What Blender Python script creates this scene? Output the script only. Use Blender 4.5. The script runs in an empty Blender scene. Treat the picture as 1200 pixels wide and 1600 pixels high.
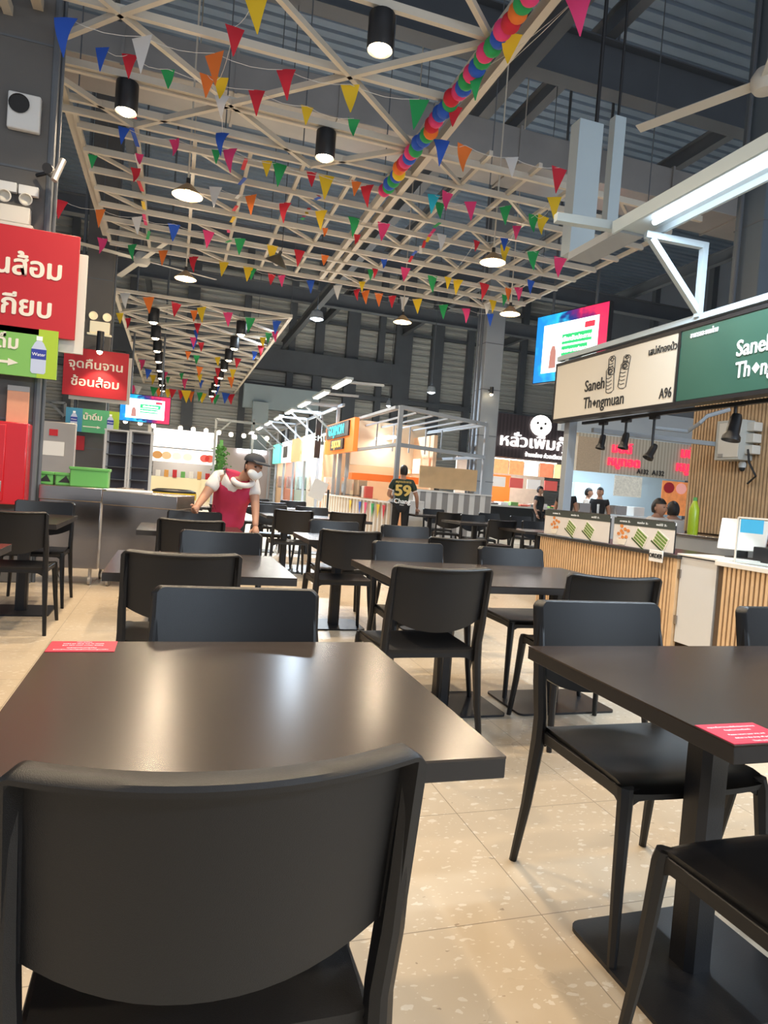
import bpy, bmesh, math, random
from mathutils import Vector, Matrix, noise
PI = math.pi
random.seed(7)
S = bpy.context.scene
COL = S.collection

# ------------------------------------------------------------------ camera
FPX, CX, CY, H = 1040.0, 600.0, 800.0, 1.18
YAW, PITCH, ROLL = math.radians(17.7), math.radians(-1.87), math.radians(4.28)
fw = Vector((math.sin(YAW)*math.cos(PITCH), math.cos(YAW)*math.cos(PITCH), math.sin(PITCH)))
r0 = Vector((math.cos(YAW), -math.sin(YAW), 0)); u0 = r0.cross(fw)
UP = u0*math.cos(ROLL) - r0*math.sin(ROLL); RT = r0*math.cos(ROLL) + u0*math.sin(ROLL)
EYE = Vector((0, 0, H))
cd = bpy.data.cameras.new('camera'); cam = bpy.data.objects.new('camera', cd); COL.objects.link(cam)
cam.matrix_world = Matrix(((RT.x, UP.x, -fw.x, 0), (RT.y, UP.y, -fw.y, 0), (RT.z, UP.z, -fw.z, H), (0, 0, 0, 1)))
cd.sensor_fit = 'VERTICAL'; cd.sensor_height = 32.0; cd.lens = 32.0*FPX/1600.0
cd.clip_start = 0.05; cd.clip_end = 300
S.camera = cam

# ------------------------------------------------------------------ world, exposure
W = bpy.data.worlds.new('world'); S.world = W; W.use_nodes = True
W.node_tree.nodes['Background'].inputs[0].default_value = (0.80, 0.88, 1.0, 1)
W.node_tree.nodes['Background'].inputs[1].default_value = 0.55
S.view_settings.view_transform = 'Standard'; S.view_settings.look = 'None'
S.view_settings.gamma = 1.0; S.view_settings.use_curve_mapping = False
S.view_settings.exposure = 0.20
WARM = (1.0, 0.80, 0.56); COOL = (0.72, 0.86, 1.0); NEUT = (1.0, 0.93, 0.84)
CAN_W, PEND_W, TUBE_W, FLOOD_W = 250, 120, 90, 5000

# ------------------------------------------------------------------ where a photographed point stands
def ray(x, y): return fw + RT*((x-CX)/FPX) - UP*((y-CY)/FPX)
def atZ(x, y, z): d = ray(x, y); return EYE + d*((z-H)/d.z)
def atY(x, y, Y): d = ray(x, y); return EYE + d*(Y/d.y)
def atX(x, y, X): d = ray(x, y); return EYE + d*(X/d.x)
def atD(x, y, D): return EYE + ray(x, y)*D

# ------------------------------------------------------------------ materials
MATS = {}
def mat(name, col, rough=0.5, metal=0.0, emit=0.0, bump=0.0, bscale=40.0, var=0.0, vscale=3.0, spec=0.5, coat=0.0, trans=0.0, alpha=1.0, ecol=None):
    if name in MATS: return MATS[name]
    m = bpy.data.materials.new(name); m.use_nodes = True
    nt = m.node_tree; b = nt.nodes['Principled BSDF']
    b.inputs['Base Color'].default_value = (*col, 1); b.inputs['Roughness'].default_value = rough
    b.inputs['Metallic'].default_value = metal; b.inputs['Specular IOR Level'].default_value = spec
    b.inputs['Coat Weight'].default_value = coat; b.inputs['Coat Roughness'].default_value = 0.15
    b.inputs['Transmission Weight'].default_value = trans; b.inputs['Alpha'].default_value = alpha
    if emit > 0:
        b.inputs['Emission Color'].default_value = (*(ecol or col), 1); b.inputs['Emission Strength'].default_value = emit
    tc = nt.nodes.new('ShaderNodeTexCoord')
    if var > 0:
        n = nt.nodes.new('ShaderNodeTexNoise'); n.inputs['Scale'].default_value = vscale; n.inputs['Detail'].default_value = 5
        nt.links.new(tc.outputs['Object'], n.inputs['Vector'])
        mx = nt.nodes.new('ShaderNodeMix'); mx.data_type = 'RGBA'
        mx.inputs[6].default_value = (*[c*(1-var) for c in col], 1); mx.inputs[7].default_value = (*[min(1, c*(1+var)) for c in col], 1)
        nt.links.new(n.outputs['Fac'], mx.inputs[0]); nt.links.new(mx.outputs[2], b.inputs['Base Color'])
        mr = nt.nodes.new('ShaderNodeMapRange'); mr.inputs['To Min'].default_value = max(0.03, rough*0.85); mr.inputs['To Max'].default_value = min(1, rough*1.15)
        nt.links.new(n.outputs['Fac'], mr.inputs['Value']); nt.links.new(mr.outputs['Result'], b.inputs['Roughness'])
    if bump > 0:
        n2 = nt.nodes.new('ShaderNodeTexNoise'); n2.inputs['Scale'].default_value = bscale; n2.inputs['Detail'].default_value = 4
        nt.links.new(tc.outputs['Object'], n2.inputs['Vector'])
        bp = nt.nodes.new('ShaderNodeBump'); bp.inputs['Strength'].default_value = bump; bp.inputs['Distance'].default_value = 0.002
        nt.links.new(n2.outputs['Fac'], bp.inputs['Height']); nt.links.new(bp.outputs['Normal'], b.inputs['Normal'])
    MATS[name] = m; return m

def floor_material():
    m = bpy.data.materials.new('terrazzo_tile'); m.use_nodes = True; nt = m.node_tree; b = nt.nodes['Principled BSDF']
    N = nt.nodes.new; L = nt.links.new
    tc = N('ShaderNodeTexCoord'); geo = tc.outputs['Object']
    ns = N('ShaderNodeTexNoise'); ns.inputs['Scale'].default_value = 1.3; ns.inputs['Detail'].default_value = 6; L(geo, ns.inputs['Vector'])
    base = N('ShaderNodeMix'); base.data_type = 'RGBA'; base.inputs[6].default_value = (0.56, 0.45, 0.32, 1); base.inputs[7].default_value = (0.67, 0.56, 0.42, 1)
    L(ns.outputs['Fac'], base.inputs[0])
    def chips(scale, size, colour, prev, off, dens=0.5):
        mp = N('ShaderNodeMapping'); mp.inputs['Location'].default_value = (off, off*1.7, 0); mp.inputs['Rotation'].default_value = (0, 0, off); mp.inputs['Scale'].default_value = (1, 1.7, 1)
        L(geo, mp.inputs['Vector'])
        dn = N('ShaderNodeTexNoise'); dn.inputs['Scale'].default_value = scale*1.6; L(mp.outputs['Vector'], dn.inputs['Vector'])
        ad = N('ShaderNodeMixRGB'); ad.blend_type = 'ADD'; ad.inputs[0].default_value = 0.06*14/scale; L(mp.outputs['Vector'], ad.inputs[1]); L(dn.outputs['Color'], ad.inputs[2])
        v = N('ShaderNodeTexVoronoi'); v.inputs['Scale'].default_value = scale; v.voronoi_dimensions = '2D'; L(ad.outputs[0], v.inputs['Vector'])
        sp = N('ShaderNodeSeparateColor'); L(v.outputs['Color'], sp.inputs['Color'])
        th = N('ShaderNodeMath'); th.operation = 'SUBTRACT'; L(sp.outputs[0], th.inputs[0]); th.inputs[1].default_value = dens
        mu = N('ShaderNodeMath'); mu.operation = 'MULTIPLY'; L(th.outputs[0], mu.inputs[0]); mu.inputs[1].default_value = size
        lt = N('ShaderNodeMath'); lt.operation = 'LESS_THAN'; L(v.outputs['Distance'], lt.inputs[0]); L(mu.outputs[0], lt.inputs[1])
        mf = N('ShaderNodeMath'); mf.operation = 'MULTIPLY'; L(lt.outputs[0], mf.inputs[0]); mf.inputs[1].default_value = 0.5
        mx = N('ShaderNodeMix'); mx.data_type = 'RGBA'; L(mf.outputs[0], mx.inputs[0]); L(prev, mx.inputs[6]); mx.inputs[7].default_value = colour
        return mx.outputs[2]
    c = chips(22, 0.75, (0.86, 0.80, 0.70, 1), base.outputs[2], 0.4, 0.58)
    c = chips(40, 0.7, (0.84, 0.78, 0.68, 1), c, 2.1, 0.68)
    c = chips(17, 1.1, (0.16, 0.10, 0.06, 1), c, 4.3, 0.90)
    # joints every 0.6 m
    sx = N('ShaderNodeSeparateXYZ'); L(geo, sx.inputs[0])
    js = []
    for o, off in (('X', -1.08+60), ('Y', -1.62+60)):
        a = N('ShaderNodeMath'); a.operation = 'ADD'; a.inputs[1].default_value = off; L(sx.outputs[o], a.inputs[0])
        q = N('ShaderNodeMath'); q.operation = 'PINGPONG'; q.inputs[1].default_value = 0.3; L(a.outputs[0], q.inputs[0])
        l = N('ShaderNodeMath'); l.operation = 'LESS_THAN'; l.inputs[1].default_value = 0.0016; L(q.outputs[0], l.inputs[0]); js.append(l)
    mxx = N('ShaderNodeMath'); mxx.operation = 'MAXIMUM'; L(js[0].outputs[0], mxx.inputs[0]); L(js[1].outputs[0], mxx.inputs[1])
    mj = N('ShaderNodeMix'); mj.data_type = 'RGBA'; L(mxx.outputs[0], mj.inputs[0]); L(c, mj.inputs[6]); mj.inputs[7].default_value = (0.30, 0.24, 0.17, 1)
    L(mj.outputs[2], b.inputs['Base Color'])
    rn = N('ShaderNodeMapRange'); rn.inputs['To Min'].default_value = 0.22; rn.inputs['To Max'].default_value = 0.36
    L(ns.outputs['Fac'], rn.inputs['Value']); L(rn.outputs['Result'], b.inputs['Roughness'])
    MATS['floor'] = m; return m

def stripes(name, c1, c2, axis, period, duty, rough=0.5, emit=0.0):
    if name in MATS: return MATS[name]
    m = bpy.data.materials.new(name); m.use_nodes = True; nt = m.node_tree; b = nt.nodes['Principled BSDF']; N = nt.nodes.new; L = nt.links.new
    tc = N('ShaderNodeTexCoord'); sx = N('ShaderNodeSeparateXYZ'); L(tc.outputs['Object'], sx.inputs[0])
    dv = N('ShaderNodeMath'); dv.operation = 'DIVIDE'; dv.inputs[1].default_value = period; L(sx.outputs[axis], dv.inputs[0])
    fr = N('ShaderNodeMath'); fr.operation = 'FRACT'; L(dv.outputs[0], fr.inputs[0])
    lt = N('ShaderNodeMath'); lt.operation = 'LESS_THAN'; lt.inputs[1].default_value = duty; L(fr.outputs[0], lt.inputs[0])
    mx = N('ShaderNodeMix'); mx.data_type = 'RGBA'; mx.inputs[6].default_value = (*c1, 1); mx.inputs[7].default_value = (*c2, 1)
    L(lt.outputs[0], mx.inputs[0]); L(mx.outputs[2], b.inputs['Base Color']); b.inputs['Roughness'].default_value = rough
    if emit:
        L(mx.outputs[2], b.inputs['Emission Color']); b.inputs['Emission Strength'].default_value = emit
    MATS[name] = m; return m

def glow(name, col, e): return mat(name, col, 0.6, emit=e)

M_PLASTIC = mat('chair_plastic', (0.0050, 0.0048, 0.0055), 0.40, bump=0.25, bscale=900, var=0.12, vscale=6)
M_TABLE = mat('table_laminate', (0.036, 0.024, 0.018), 0.23, spec=0.65)
M_EDGE = mat('table_edge_band', (0.022, 0.018, 0.016), 0.45, var=0.1)
M_IRON = mat('black_powder_coat', (0.012, 0.012, 0.014), 0.4, bump=0.2, bscale=300, var=0.1)
M_CREAM = mat('cream_painted_steel', (0.62, 0.57, 0.48), 0.45, var=0.08, vscale=4)
M_GREYST = mat('grey_painted_steel', (0.30, 0.33, 0.36), 0.45, var=0.1, vscale=2)
M_BLUEST = mat('pale_blue_grey_steel', (0.42, 0.50, 0.54), 0.45, var=0.06)
M_DARKST = mat('dark_structural_steel', (0.12, 0.135, 0.155), 0.6, var=0.2, vscale=1.2)
M_CONC = mat('grey_column_paint', (0.13, 0.125, 0.12), 0.7, var=0.22, vscale=1.6, bump=0.3, bscale=60)
M_COLR = mat('blue_grey_column_paint', (0.11, 0.14, 0.17), 0.6, var=0.15, vscale=1.6)
M_ROOF = mat('roof_sheet', (0.19, 0.25, 0.33), 0.5, var=0.25, vscale=0.7)
M_DUCT = mat('duct_sheet', (0.42, 0.40, 0.38), 0.4, 0.6, var=0.25, vscale=1.5)
M_STEEL = mat('stainless_steel', (0.42, 0.38, 0.35), 0.24, 1.0, var=0.22, vscale=2.2)
M_WHITE = mat('white_plastic', (0.78, 0.78, 0.76), 0.45, var=0.04)
M_OFFW = mat('off_white_paint', (0.70, 0.67, 0.60), 0.6, var=0.05)
M_RED = mat('red_sign_face', (0.52, 0.018, 0.028), 0.5, var=0.06)
M_REDG = mat('red_gloss_paint', (0.62, 0.012, 0.02), 0.25, coat=0.5, var=0.05)
M_INK = mat('black_ink', (0.02, 0.02, 0.02), 0.6)
M_TXT = mat('cream_lettering', (0.86, 0.80, 0.68), 0.5)
M_WTXT = mat('white_lettering', (0.88, 0.88, 0.86), 0.5, emit=0.15)
M_GREEN = mat('apple_green', (0.23, 0.52, 0.12), 0.5, var=0.06)
M_GREENP = mat('green_plastic', (0.13, 0.42, 0.10), 0.4, var=0.08)
M_WOOD = mat('pine_slat', (0.60, 0.40, 0.22), 0.5, var=0.18, vscale=9)
M_WOODD = mat('slat_backing', (0.09, 0.055, 0.03), 0.7, var=0.1)
M_PLY = mat('plywood', (0.62, 0.42, 0.22), 0.55, var=0.14, vscale=5)
M_BEIGE = mat('beige_sign_face', (0.60, 0.55, 0.46), 0.5, emit=0.10, var=0.02)
M_DGREEN = mat('bottle_green_sign_face', (0.035, 0.105, 0.075), 0.35, emit=0.03, var=0.05)
M_SKIN = mat('skin', (0.42, 0.22, 0.14), 0.5, var=0.06)
M_HAIR = mat('black_hair', (0.012, 0.010, 0.010), 0.5)
M_BLACKC = mat('black_cloth', (0.014, 0.014, 0.016), 0.85, var=0.15, vscale=20)
M_WHITEC = mat('white_cloth', (0.72, 0.68, 0.64), 0.85, var=0.06, vscale=20)
M_PINKC = mat('crimson_apron_cloth', (0.50, 0.028, 0.085), 0.8, var=0.1, vscale=12)
M_GLASS = mat('clear_glass', (0.9, 0.96, 0.98), 0.02, trans=1.0)
M_BLUEP = mat('sky_blue_plastic', (0.06, 0.42, 0.75), 0.4)
M_ORANGE = mat('orange_panel', (0.80, 0.16, 0.02), 0.5, emit=0.25)
M_BULBW = mat('warm_lamp', (1.0, 0.78, 0.48), 0.5, emit=26)
M_BULBC = mat('cool_lamp', (0.80, 0.90, 1.0), 0.5, emit=22)
M_TUBE = mat('led_tube', (0.86, 0.92, 1.0), 0.5, emit=9)
M_BULBS = mat('fairy_bulb', (1.0, 0.82, 0.55), 0.5, emit=14)
FLAGC = {'B': (0.02, 0.10, 0.55), 'W': (0.72, 0.72, 0.72), 'O': (0.85, 0.20, 0.03), 'R': (0.62, 0.02, 0.04), 'Y': (0.82, 0.55, 0.02), 'G': (0.02, 0.35, 0.10), 'P': (0.78, 0.05, 0.20), 'C': (0.02, 0.50, 0.70)}
M_FLAG = {k: mat({'B': 'blue', 'W': 'white', 'O': 'orange', 'R': 'red', 'Y': 'yellow', 'G': 'green', 'P': 'pink', 'C': 'cyan'}[k]+'_paper', v, 0.75, var=0.06) for k, v in FLAGC.items()}

# ------------------------------------------------------------------ mesh helpers
class MB:
    def __init__(s): s.bm = bmesh.new()
    def box(s, c, size, rot=None):
        M = Matrix.Translation(Vector(c)) @ (rot.to_4x4() if rot else Matrix.Identity(4)) @ Matrix.Diagonal((*size, 1))
        bmesh.ops.create_cube(s.bm, size=1, matrix=M); return s
    def span(s, a, b): # box by two opposite corners
        a = Vector(a); b = Vector(b); return s.box((a+b)/2, [max(abs(v), 1e-4) for v in (b-a)])
    def bar(s, a, b, w, h):
        a = Vector(a); b = Vector(b); d = b-a; L = d.length
        z = d.normalized(); ref = Vector((0, 0, 1)) if abs(z.z) < 0.95 else Vector((1, 0, 0))
        x = ref.cross(z).normalized(); y = z.cross(x)
        R = Matrix((x, y, z)).transposed()
        return s.box((a+b)/2, (w, h, L), R)
    def tube(s, pts, r, n=8, cap=True):
        pts = [Vector(p) for p in pts]; rs = r if isinstance(r, (list, tuple)) else [r]*len(pts)
        rings = []
        for i, p in enumerate(pts):
            t = (pts[min(i+1, len(pts)-1)]-pts[max(i-1, 0)]).normalized()
            ref = Vector((0, 0, 1)) if abs(t.z) < 0.9 else Vector((1, 0, 0))
            x = ref.cross(t).normalized(); y = t.cross(x)
            rings.append([s.bm.verts.new(p+(x*math.cos(2*PI*k/n)+y*math.sin(2*PI*k/n))*rs[i]) for k in range(n)])
        for a, b in zip(rings, rings[1:]):
            for k in range(n): s.bm.faces.new((a[k], a[(k+1) % n], b[(k+1) % n], b[k]))
        if cap: s.bm.faces.new(rings[0][::-1]); s.bm.faces.new(rings[-1])
        return s
    def sweep(s, pts, wh, n=8, e=0.35):   # vertical-ish member with rounded rectangular section
        rings = []
        for p, (w, h) in zip(pts, wh):
            ring = []
            for sx, sy in ((1, 1), (-1, 1), (-1, -1), (1, -1)):
                c = min(w, h)*e
                A = (sx*w/2, sy*(h/2-c)); B = (sx*(w/2-c), sy*h/2)
                q = [A, B] if sx*sy > 0 else [B, A]
                for (qx, qy) in q: ring.append(s.bm.verts.new((p[0]+qx, p[1]+qy, p[2])))
            rings.append(ring)
        m = len(rings[0])
        for a, b in zip(rings, rings[1:]):
            for k in range(m): s.bm.faces.new((a[k], a[(k+1) % m], b[(k+1) % m], b[k]))
        s.bm.faces.new(rings[0][::-1]); s.bm.faces.new(rings[-1]); return s
    def lathe(s, prof, c=(0, 0, 0), n=24, cap=False):
        rings = [[s.bm.verts.new((c[0]+r*math.cos(2*PI*k/n), c[1]+r*math.sin(2*PI*k/n), c[2]+z)) for k in range(n)] for r, z in prof]
        for a, b in zip(rings, rings[1:]):
            for k in range(n): s.bm.faces.new((a[k], a[(k+1) % n], b[(k+1) % n], b[k]))
        if cap: s.bm.faces.new(rings[0][::-1]); s.bm.faces.new(rings[-1])
        return s
    def ball(s, c, r, sc=(1, 1, 1), n=12):
        M = Matrix.Translation(Vector(c)) @ Matrix.Diagonal((*[r*v for v in sc], 1))
        bmesh.ops.create_uvsphere(s.bm, u_segments=n, v_segments=max(6, n*2//3), radius=1, matrix=M); return s
    def prism(s, poly, depth, M=None):   # polygon in local XZ, extruded along +Y by depth
        M = M or Matrix.Identity(4)
        a = [s.bm.verts.new(M @ Vector((x, 0, z))) for x, z in poly]; b = [s.bm.verts.new(M @ Vector((x, depth, z))) for x, z in poly]
        s.bm.faces.new(a); s.bm.faces.new(b[::-1]); n = len(poly)
        for i in range(n): s.bm.faces.new((a[i], b[i], b[(i+1) % n], a[(i+1) % n]))
        return s
    def quad(s, *ps): s.bm.faces.new([s.bm.verts.new(p) for p in ps]); return s
    def build(s, name, m, parent=None, bevel=0.0, smooth=True, seg=2):
        bm = s.bm; bmesh.ops.recalc_face_normals(bm, faces=bm.faces)
        for e in bm.edges:
            if len(e.link_faces) == 2 and e.calc_face_angle(0) > 0.65: e.smooth = False
        for f in bm.faces: f.smooth = smooth
        me = bpy.data.meshes.new(name); bm.to_mesh(me); bm.free()
        o = bpy.data.objects.new(name, me); COL.objects.link(o)
        me.materials.append(m)
        if parent: o.parent = parent
        if bevel > 0:
            b = o.modifiers.new('bevel', 'BEVEL'); b.width = bevel; b.segments = seg; b.limit_method = 'ANGLE'; b.angle_limit = 0.6; b.harden_normals = False
        return o

def tag(o, label, cat, group=None):
    o['label'] = label; o['category'] = cat
    if group: o['group'] = group
    return o
def thing(name, label, cat, loc=(0, 0, 0), rz=0.0, group=None):
    o = bpy.data.objects.new(name, None); COL.objects.link(o); o.empty_display_size = 0.1
    o.location = loc; o.rotation_euler = (0, 0, rz); return tag(o, label, cat, group)
def struct(o): o['kind'] = 'structure'; return o
def kids(o): return [c for c in bpy.data.objects if c.parent == o]
TREE = {}
def copy_tree(o, parent=None):
    c = o.copy(); COL.objects.link(c); c.parent = parent
    if o not in TREE: TREE[o] = kids(o)
    for ch in TREE[o]: copy_tree(ch, c)
    return c
def dup(src, label, loc, rz=0.0, group=None):
    c = copy_tree(src); c.location = loc; c.rotation_euler = (0, 0, rz); c['label'] = label
    if group: c['group'] = group
    return c

def text(s, size, loc, m, parent=None, name='lettering', rot=(PI/2, 0, 0), bold=0.0, ext=0.002, sx=1.0, align='CENTER', shear=0.0, space=1.0):
    cu = bpy.data.curves.new(name, 'FONT'); cu.body = s; cu.size = size; cu.align_x = align; cu.align_y = 'CENTER'
    cu.extrude = ext; cu.offset = 0.0; cu.shear = shear; cu.space_line = space; cu.resolution_u = 3
    t = bpy.data.objects.new('tmp', cu); COL.objects.link(t)
    dg = bpy.context.evaluated_depsgraph_get(); me = bpy.data.meshes.new_from_object(t.evaluated_get(dg))
    bpy.data.objects.remove(t); bpy.data.curves.remove(cu)
    if bold >= 0.001:
        bm = bmesh.new(); bm.from_mesh(me); src = list(bm.verts)+list(bm.edges)+list(bm.faces)
        for i, (dx, dy) in enumerate(((1, 0), (-1, 0), (0, .7), (0, -.7), (.7, .5), (-.7, -.5))):
            d = bmesh.ops.duplicate(bm, geom=src)['geom']
            for v in d:
                if isinstance(v, bmesh.types.BMVert): v.co += Vector((dx*bold*1.3, dy*bold*1.3, (i+1)*ext*.04))
        bm.to_mesh(me); bm.free()
    me.name = name; me.materials.clear(); me.materials.append(m)
    o = bpy.data.objects.new(name, me); COL.objects.link(o); o.location = loc; o.rotation_euler = rot; o.scale = (sx, 1, 1)
    if parent: o.parent = parent
    return o

def lamp(kind, name, loc, power, col, parent=None, size=0.05, rot=(0, 0, 0), spot=1.2, blend=0.5, sy=None):
    l = bpy.data.lights.new(name, kind); l.energy = power; l.color = col
    if kind == 'AREA':
        l.shape = 'RECTANGLE'; l.size = size; l.size_y = sy or size
    else: l.shadow_soft_size = size
    if kind == 'SPOT': l.spot_size = spot; l.spot_blend = blend
    o = bpy.data.objects.new(name, l); COL.objects.link(o); o.location = loc; o.rotation_euler = rot
    if parent: o.parent = parent
    return o

# ================================================================== THE HALL
XL, XR, YB, YF, ZR = -14, 24, -9, 37.0, 13.5
f = MB().span((XL, YB, -0.1), (XR, YF, 0)).build('floor', floor_material(), smooth=False); struct(f)
# corrugated far wall: real ribs
def corrugated(name, x0, x1, y, z0, z1, pitch, depth, m):
    bm = MB(); z = z0; 
    prev = None; k = 0
    while z < z1:
        for dz, dy in ((0, 0), (pitch*0.42, 0), (pitch*0.55, -depth), (pitch*0.9, -depth)):
            a = bm.bm.verts.new((x0, y+dy, z+dz)); b = bm.bm.verts.new((x1, y+dy, z+dz))
            if prev: bm.bm.faces.new((prev[0], prev[1], b, a))
            prev = (a, b)
        z += pitch
    return bm.build(name, m, smooth=False)
M_LOUV = mat('dark_corrugated_cladding', (0.55, 0.56, 0.53), 0.5, 0.0, var=0.15, vscale=0.5)
w = corrugated('wall_back', XL, XR, YF, 0, ZR, 0.34, 0.11, M_LOUV); struct(w)
M_SIDE = mat('side_wall_cladding', (0.22, 0.25, 0.30), 0.6, var=0.2, vscale=0.4)
w = MB().span((XR, 6, 0), (XR+0.15, YF, ZR)).build('wall_right', M_SIDE, smooth=False); struct(w)
w = MB().span((XL-0.15, 12, 0), (XL, YF, ZR)).build('wall_left', M_SIDE, smooth=False); struct(w)
# ribbed roof sheet
bm = MB(); y = -2.0; prev = None
while y < YF:
    for dy, dz in ((0, 0), (0.16, 0), (0.20, 0.07), (0.36, 0.07)):
        zz = ZR + dz - max(0, (8-y))*0.0
        a = bm.bm.verts.new((XL, y+dy, zz)); b = bm.bm.verts.new((XR, y+dy, zz))
        if prev: bm.bm.faces.new((prev[0], prev[1], b, a))
        prev = (a, b)
    y += 0.40
struct(bm.build('ceiling', M_ROOF, smooth=False))
# columns of the far wall and its rails
k = 1
for px, wd in ((-60, .5), (40, .35), (110, .35), (205, .35), (300, .6), (385, .35), (457, .35), (500, .5), (552, .7), (597, .35), (632, 1.0), (685, .7), (737, .4), (820, .4)):
    p = atY(px, 520, YF-0.3)
    struct(MB().span((p.x-wd/2, YF-0.45, 0), (p.x+wd/2, YF-0.12, ZR)).build('trim_%d' % k, M_DARKST, smooth=False)); k += 1
for z0, z1, dd in ((7.2, 8.35, 0.7), (6.2, 6.45, .5), (10.2, 10.35, .3), (12.3, 12.5, .3)):
    a = MB().span((XL, YF-dd, z0), (11.6 if z0 == 7.2 else XR, YF-0.1, z1)).build('trim_%d' % k, M_DARKST, smooth=False); struct(a); k += 1
# posts and rails of the right wall
for yy in (14, 18, 22, 26, 30, 34):
    struct(MB().span((XR-0.3, yy-.15, 0), (XR, yy+.15, ZR)).build('trim_%d' % k, M_DARKST, smooth=False)); k += 1
for zz in (5, 8, 10.5):
    struct(MB().span((XR-0.15, 6, zz), (XR, YF, zz+.12)).build('trim_%d' % k, M_DARKST, smooth=False)); k += 1

# main roof girders and purlins: real I-beams
def ibeam(a, b, w, h, m):
    a = Vector(a); b = Vector(b); mb = MB(); up = Vector((0, 0, 1))
    mb.bar(a+up*(h/2), b+up*(h/2), w, 0.03); mb.bar(a-up*(h/2), b-up*(h/2), w, 0.03); mb.bar(a, b, 0.03, h)
    return mb
for i, y in enumerate((3.2, 7.3, 11.4, 15.6, 23.9, 30)):
    o = ibeam((XL, y, 9.6), (XR, y, 9.6), 0.35, 0.9 if i < 4 else .6, None).build('roof_girder', M_DARKST, smooth=False)
    tag(o, ['steel I girder crossing the roof nearest the camera', 'steel I girder across the roof over the first column row', 'steel I girder across the roof above the front ladder grid', 'steel I girder across the roof over the second column row', 'steel I girder across the roof above the far lattice', 'farthest steel I girder under the roof'][i], 'girder', 'roof girders')
for i, x in enumerate((-6, -1.7, 5.2, 7.4, 12, 18)):
    o = ibeam((x, -2, 10.3 if i != 2 else 8.6), (x, YF-.5, 10.3 if i != 2 else 8.6), 0.22, 0.4, None).build('roof_purlin', M_DARKST, smooth=False)
    tag(o, ['lengthwise dark roof beam far left', 'lengthwise dark roof beam above the left columns', 'low lengthwise roof beam above the right part of the lattice', 'lengthwise dark roof beam above the right columns', 'lengthwise dark roof beam right of the stall', 'lengthwise dark roof beam far right'][i], 'beam', 'roof beams')

# translucent sheets let into the roof
# overhead air ducts crossing the hall above the lattice
def duct(y, z, w, h, label, x0=XL+1, x1=XR-2):
    t = thing('air_duct', label, 'duct', (0, y, z))
    xs = x0
    while xs < x1:
        MB().box((xs+0.75, 0, 0), (1.48, w, h)).build('duct_section', M_DUCT, t, 0.01)
        MB().box((xs+1.5, 0, 0), (0.04, w+.06, h+.06)).build('flange', M_DUCT, t)
        xs += 1.5
    return t
duct(10.35, 6.9, 0.9, 0.55, 'long square metal air duct crossing above the ceiling lattice')

# ------------------------------------------------------------------ columns
def column(name, label, x, y, w, d, m, z1=9.5, pipes=()):
    t = thing(name, label, 'column', (x, y, 0))
    MB().span((-w/2, -d/2, 0), (w/2, d/2, z1)).build('shaft', m, t, 0.012, seg=1)
    s = MB()
    for z in (1.6, 2.8, 4.0, 5.2): s.box((0, 0, z), (w+.012, d+.012, 0.02))
    s.build('seam', M_DARKST, t)
    for px, py, r in pipes: MB().tube([(px, py, 0), (px, py, z1)], r).build('conduit', M_DARKST, t)
    return t
column('hall_column', 'grey clad column carrying the first red sign at the left edge', -1.62, 7.55, 0.56, 0.5, M_CONC, pipes=((.30, -.24, .035), (-.30, -.27, .03), (.345, -.18, .02)))
column('hall_column', 'grey clad column behind the smaller red sign and bottle sign', -1.75, 15.8, 0.55, 0.5, M_CONC, pipes=((-.33, -.2, .035), (.31, -.2, .02)))
column('hall_column', 'blue-grey square column rising behind the long stall sign', 7.55, 7.45, 0.42, 0.5, M_COLR, pipes=((-.26, .1, .03),))
column('hall_column', 'grey column beside the lit coffee-brown food sign', 7.75, 16.1, 0.52, 0.45, M_GREYST, pipes=((-.34, -.1, .04), (-.44, -.1, .03)))

# ------------------------------------------------------------------ suspended lattice
GZ = 5.45
BW = 0.062
def beam(a, b, name, parent, w=BW, h=0.085, m=None): return MB().bar(a, b, w, h).build(name, m or M_CREAM, parent)
# ladder part
lad = thing('suspended_ladder_grid', 'cream steel ladder grid hung over the seats beyond the zigzag lattice', 'ceiling grid', (0, 0, GZ))
LX = [-1.4+.7*i for i in range(13)]; LY = [13.65-.63*i for i in range(10)]
for x in LX:
    wide = abs(x-2.8) < .01
    y0 = 8.95 if x < 2.7 else (5.2 if wide else 7.7 if x < 5.4 else 8.6)
    if wide:
        for dx in (-.09, .09): beam((2.72+dx, 2.0, 0), (2.72+dx, 13.65, 0), 'spine_beam', lad, 0.08, 0.12)
    else: beam((x, y0, 0.0), (x, 13.65, 0.0), 'long_beam', lad, .05, .06)
for i, y in enumerate(LY):
    beam((-1.4, y, -.04), (7.0, y, -.04), 'cross_beam', lad, .05, .08)
for c, x in enumerate((-1.4, 0, 1.4, 2.8, 4.2, 5.6)):
    odd = c in (0, 2, 4)
    for r in range(9):
        y = 13.65-.63*(r+1)
        if (r % 2 == 0) == (not odd) and y > (8.9 if x < 2.7 else 7.9):
            beam((x, y, -.02), (x+.7, y+.63, -.02), 'brace', lad, .04, .05)
for x in LX[::4]:
    for y in (9.2, 12.4): MB().tube([(x, y, 0), (x, y, ZR-GZ)], .008).build('hanger', M_DARKST, lad)
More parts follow.
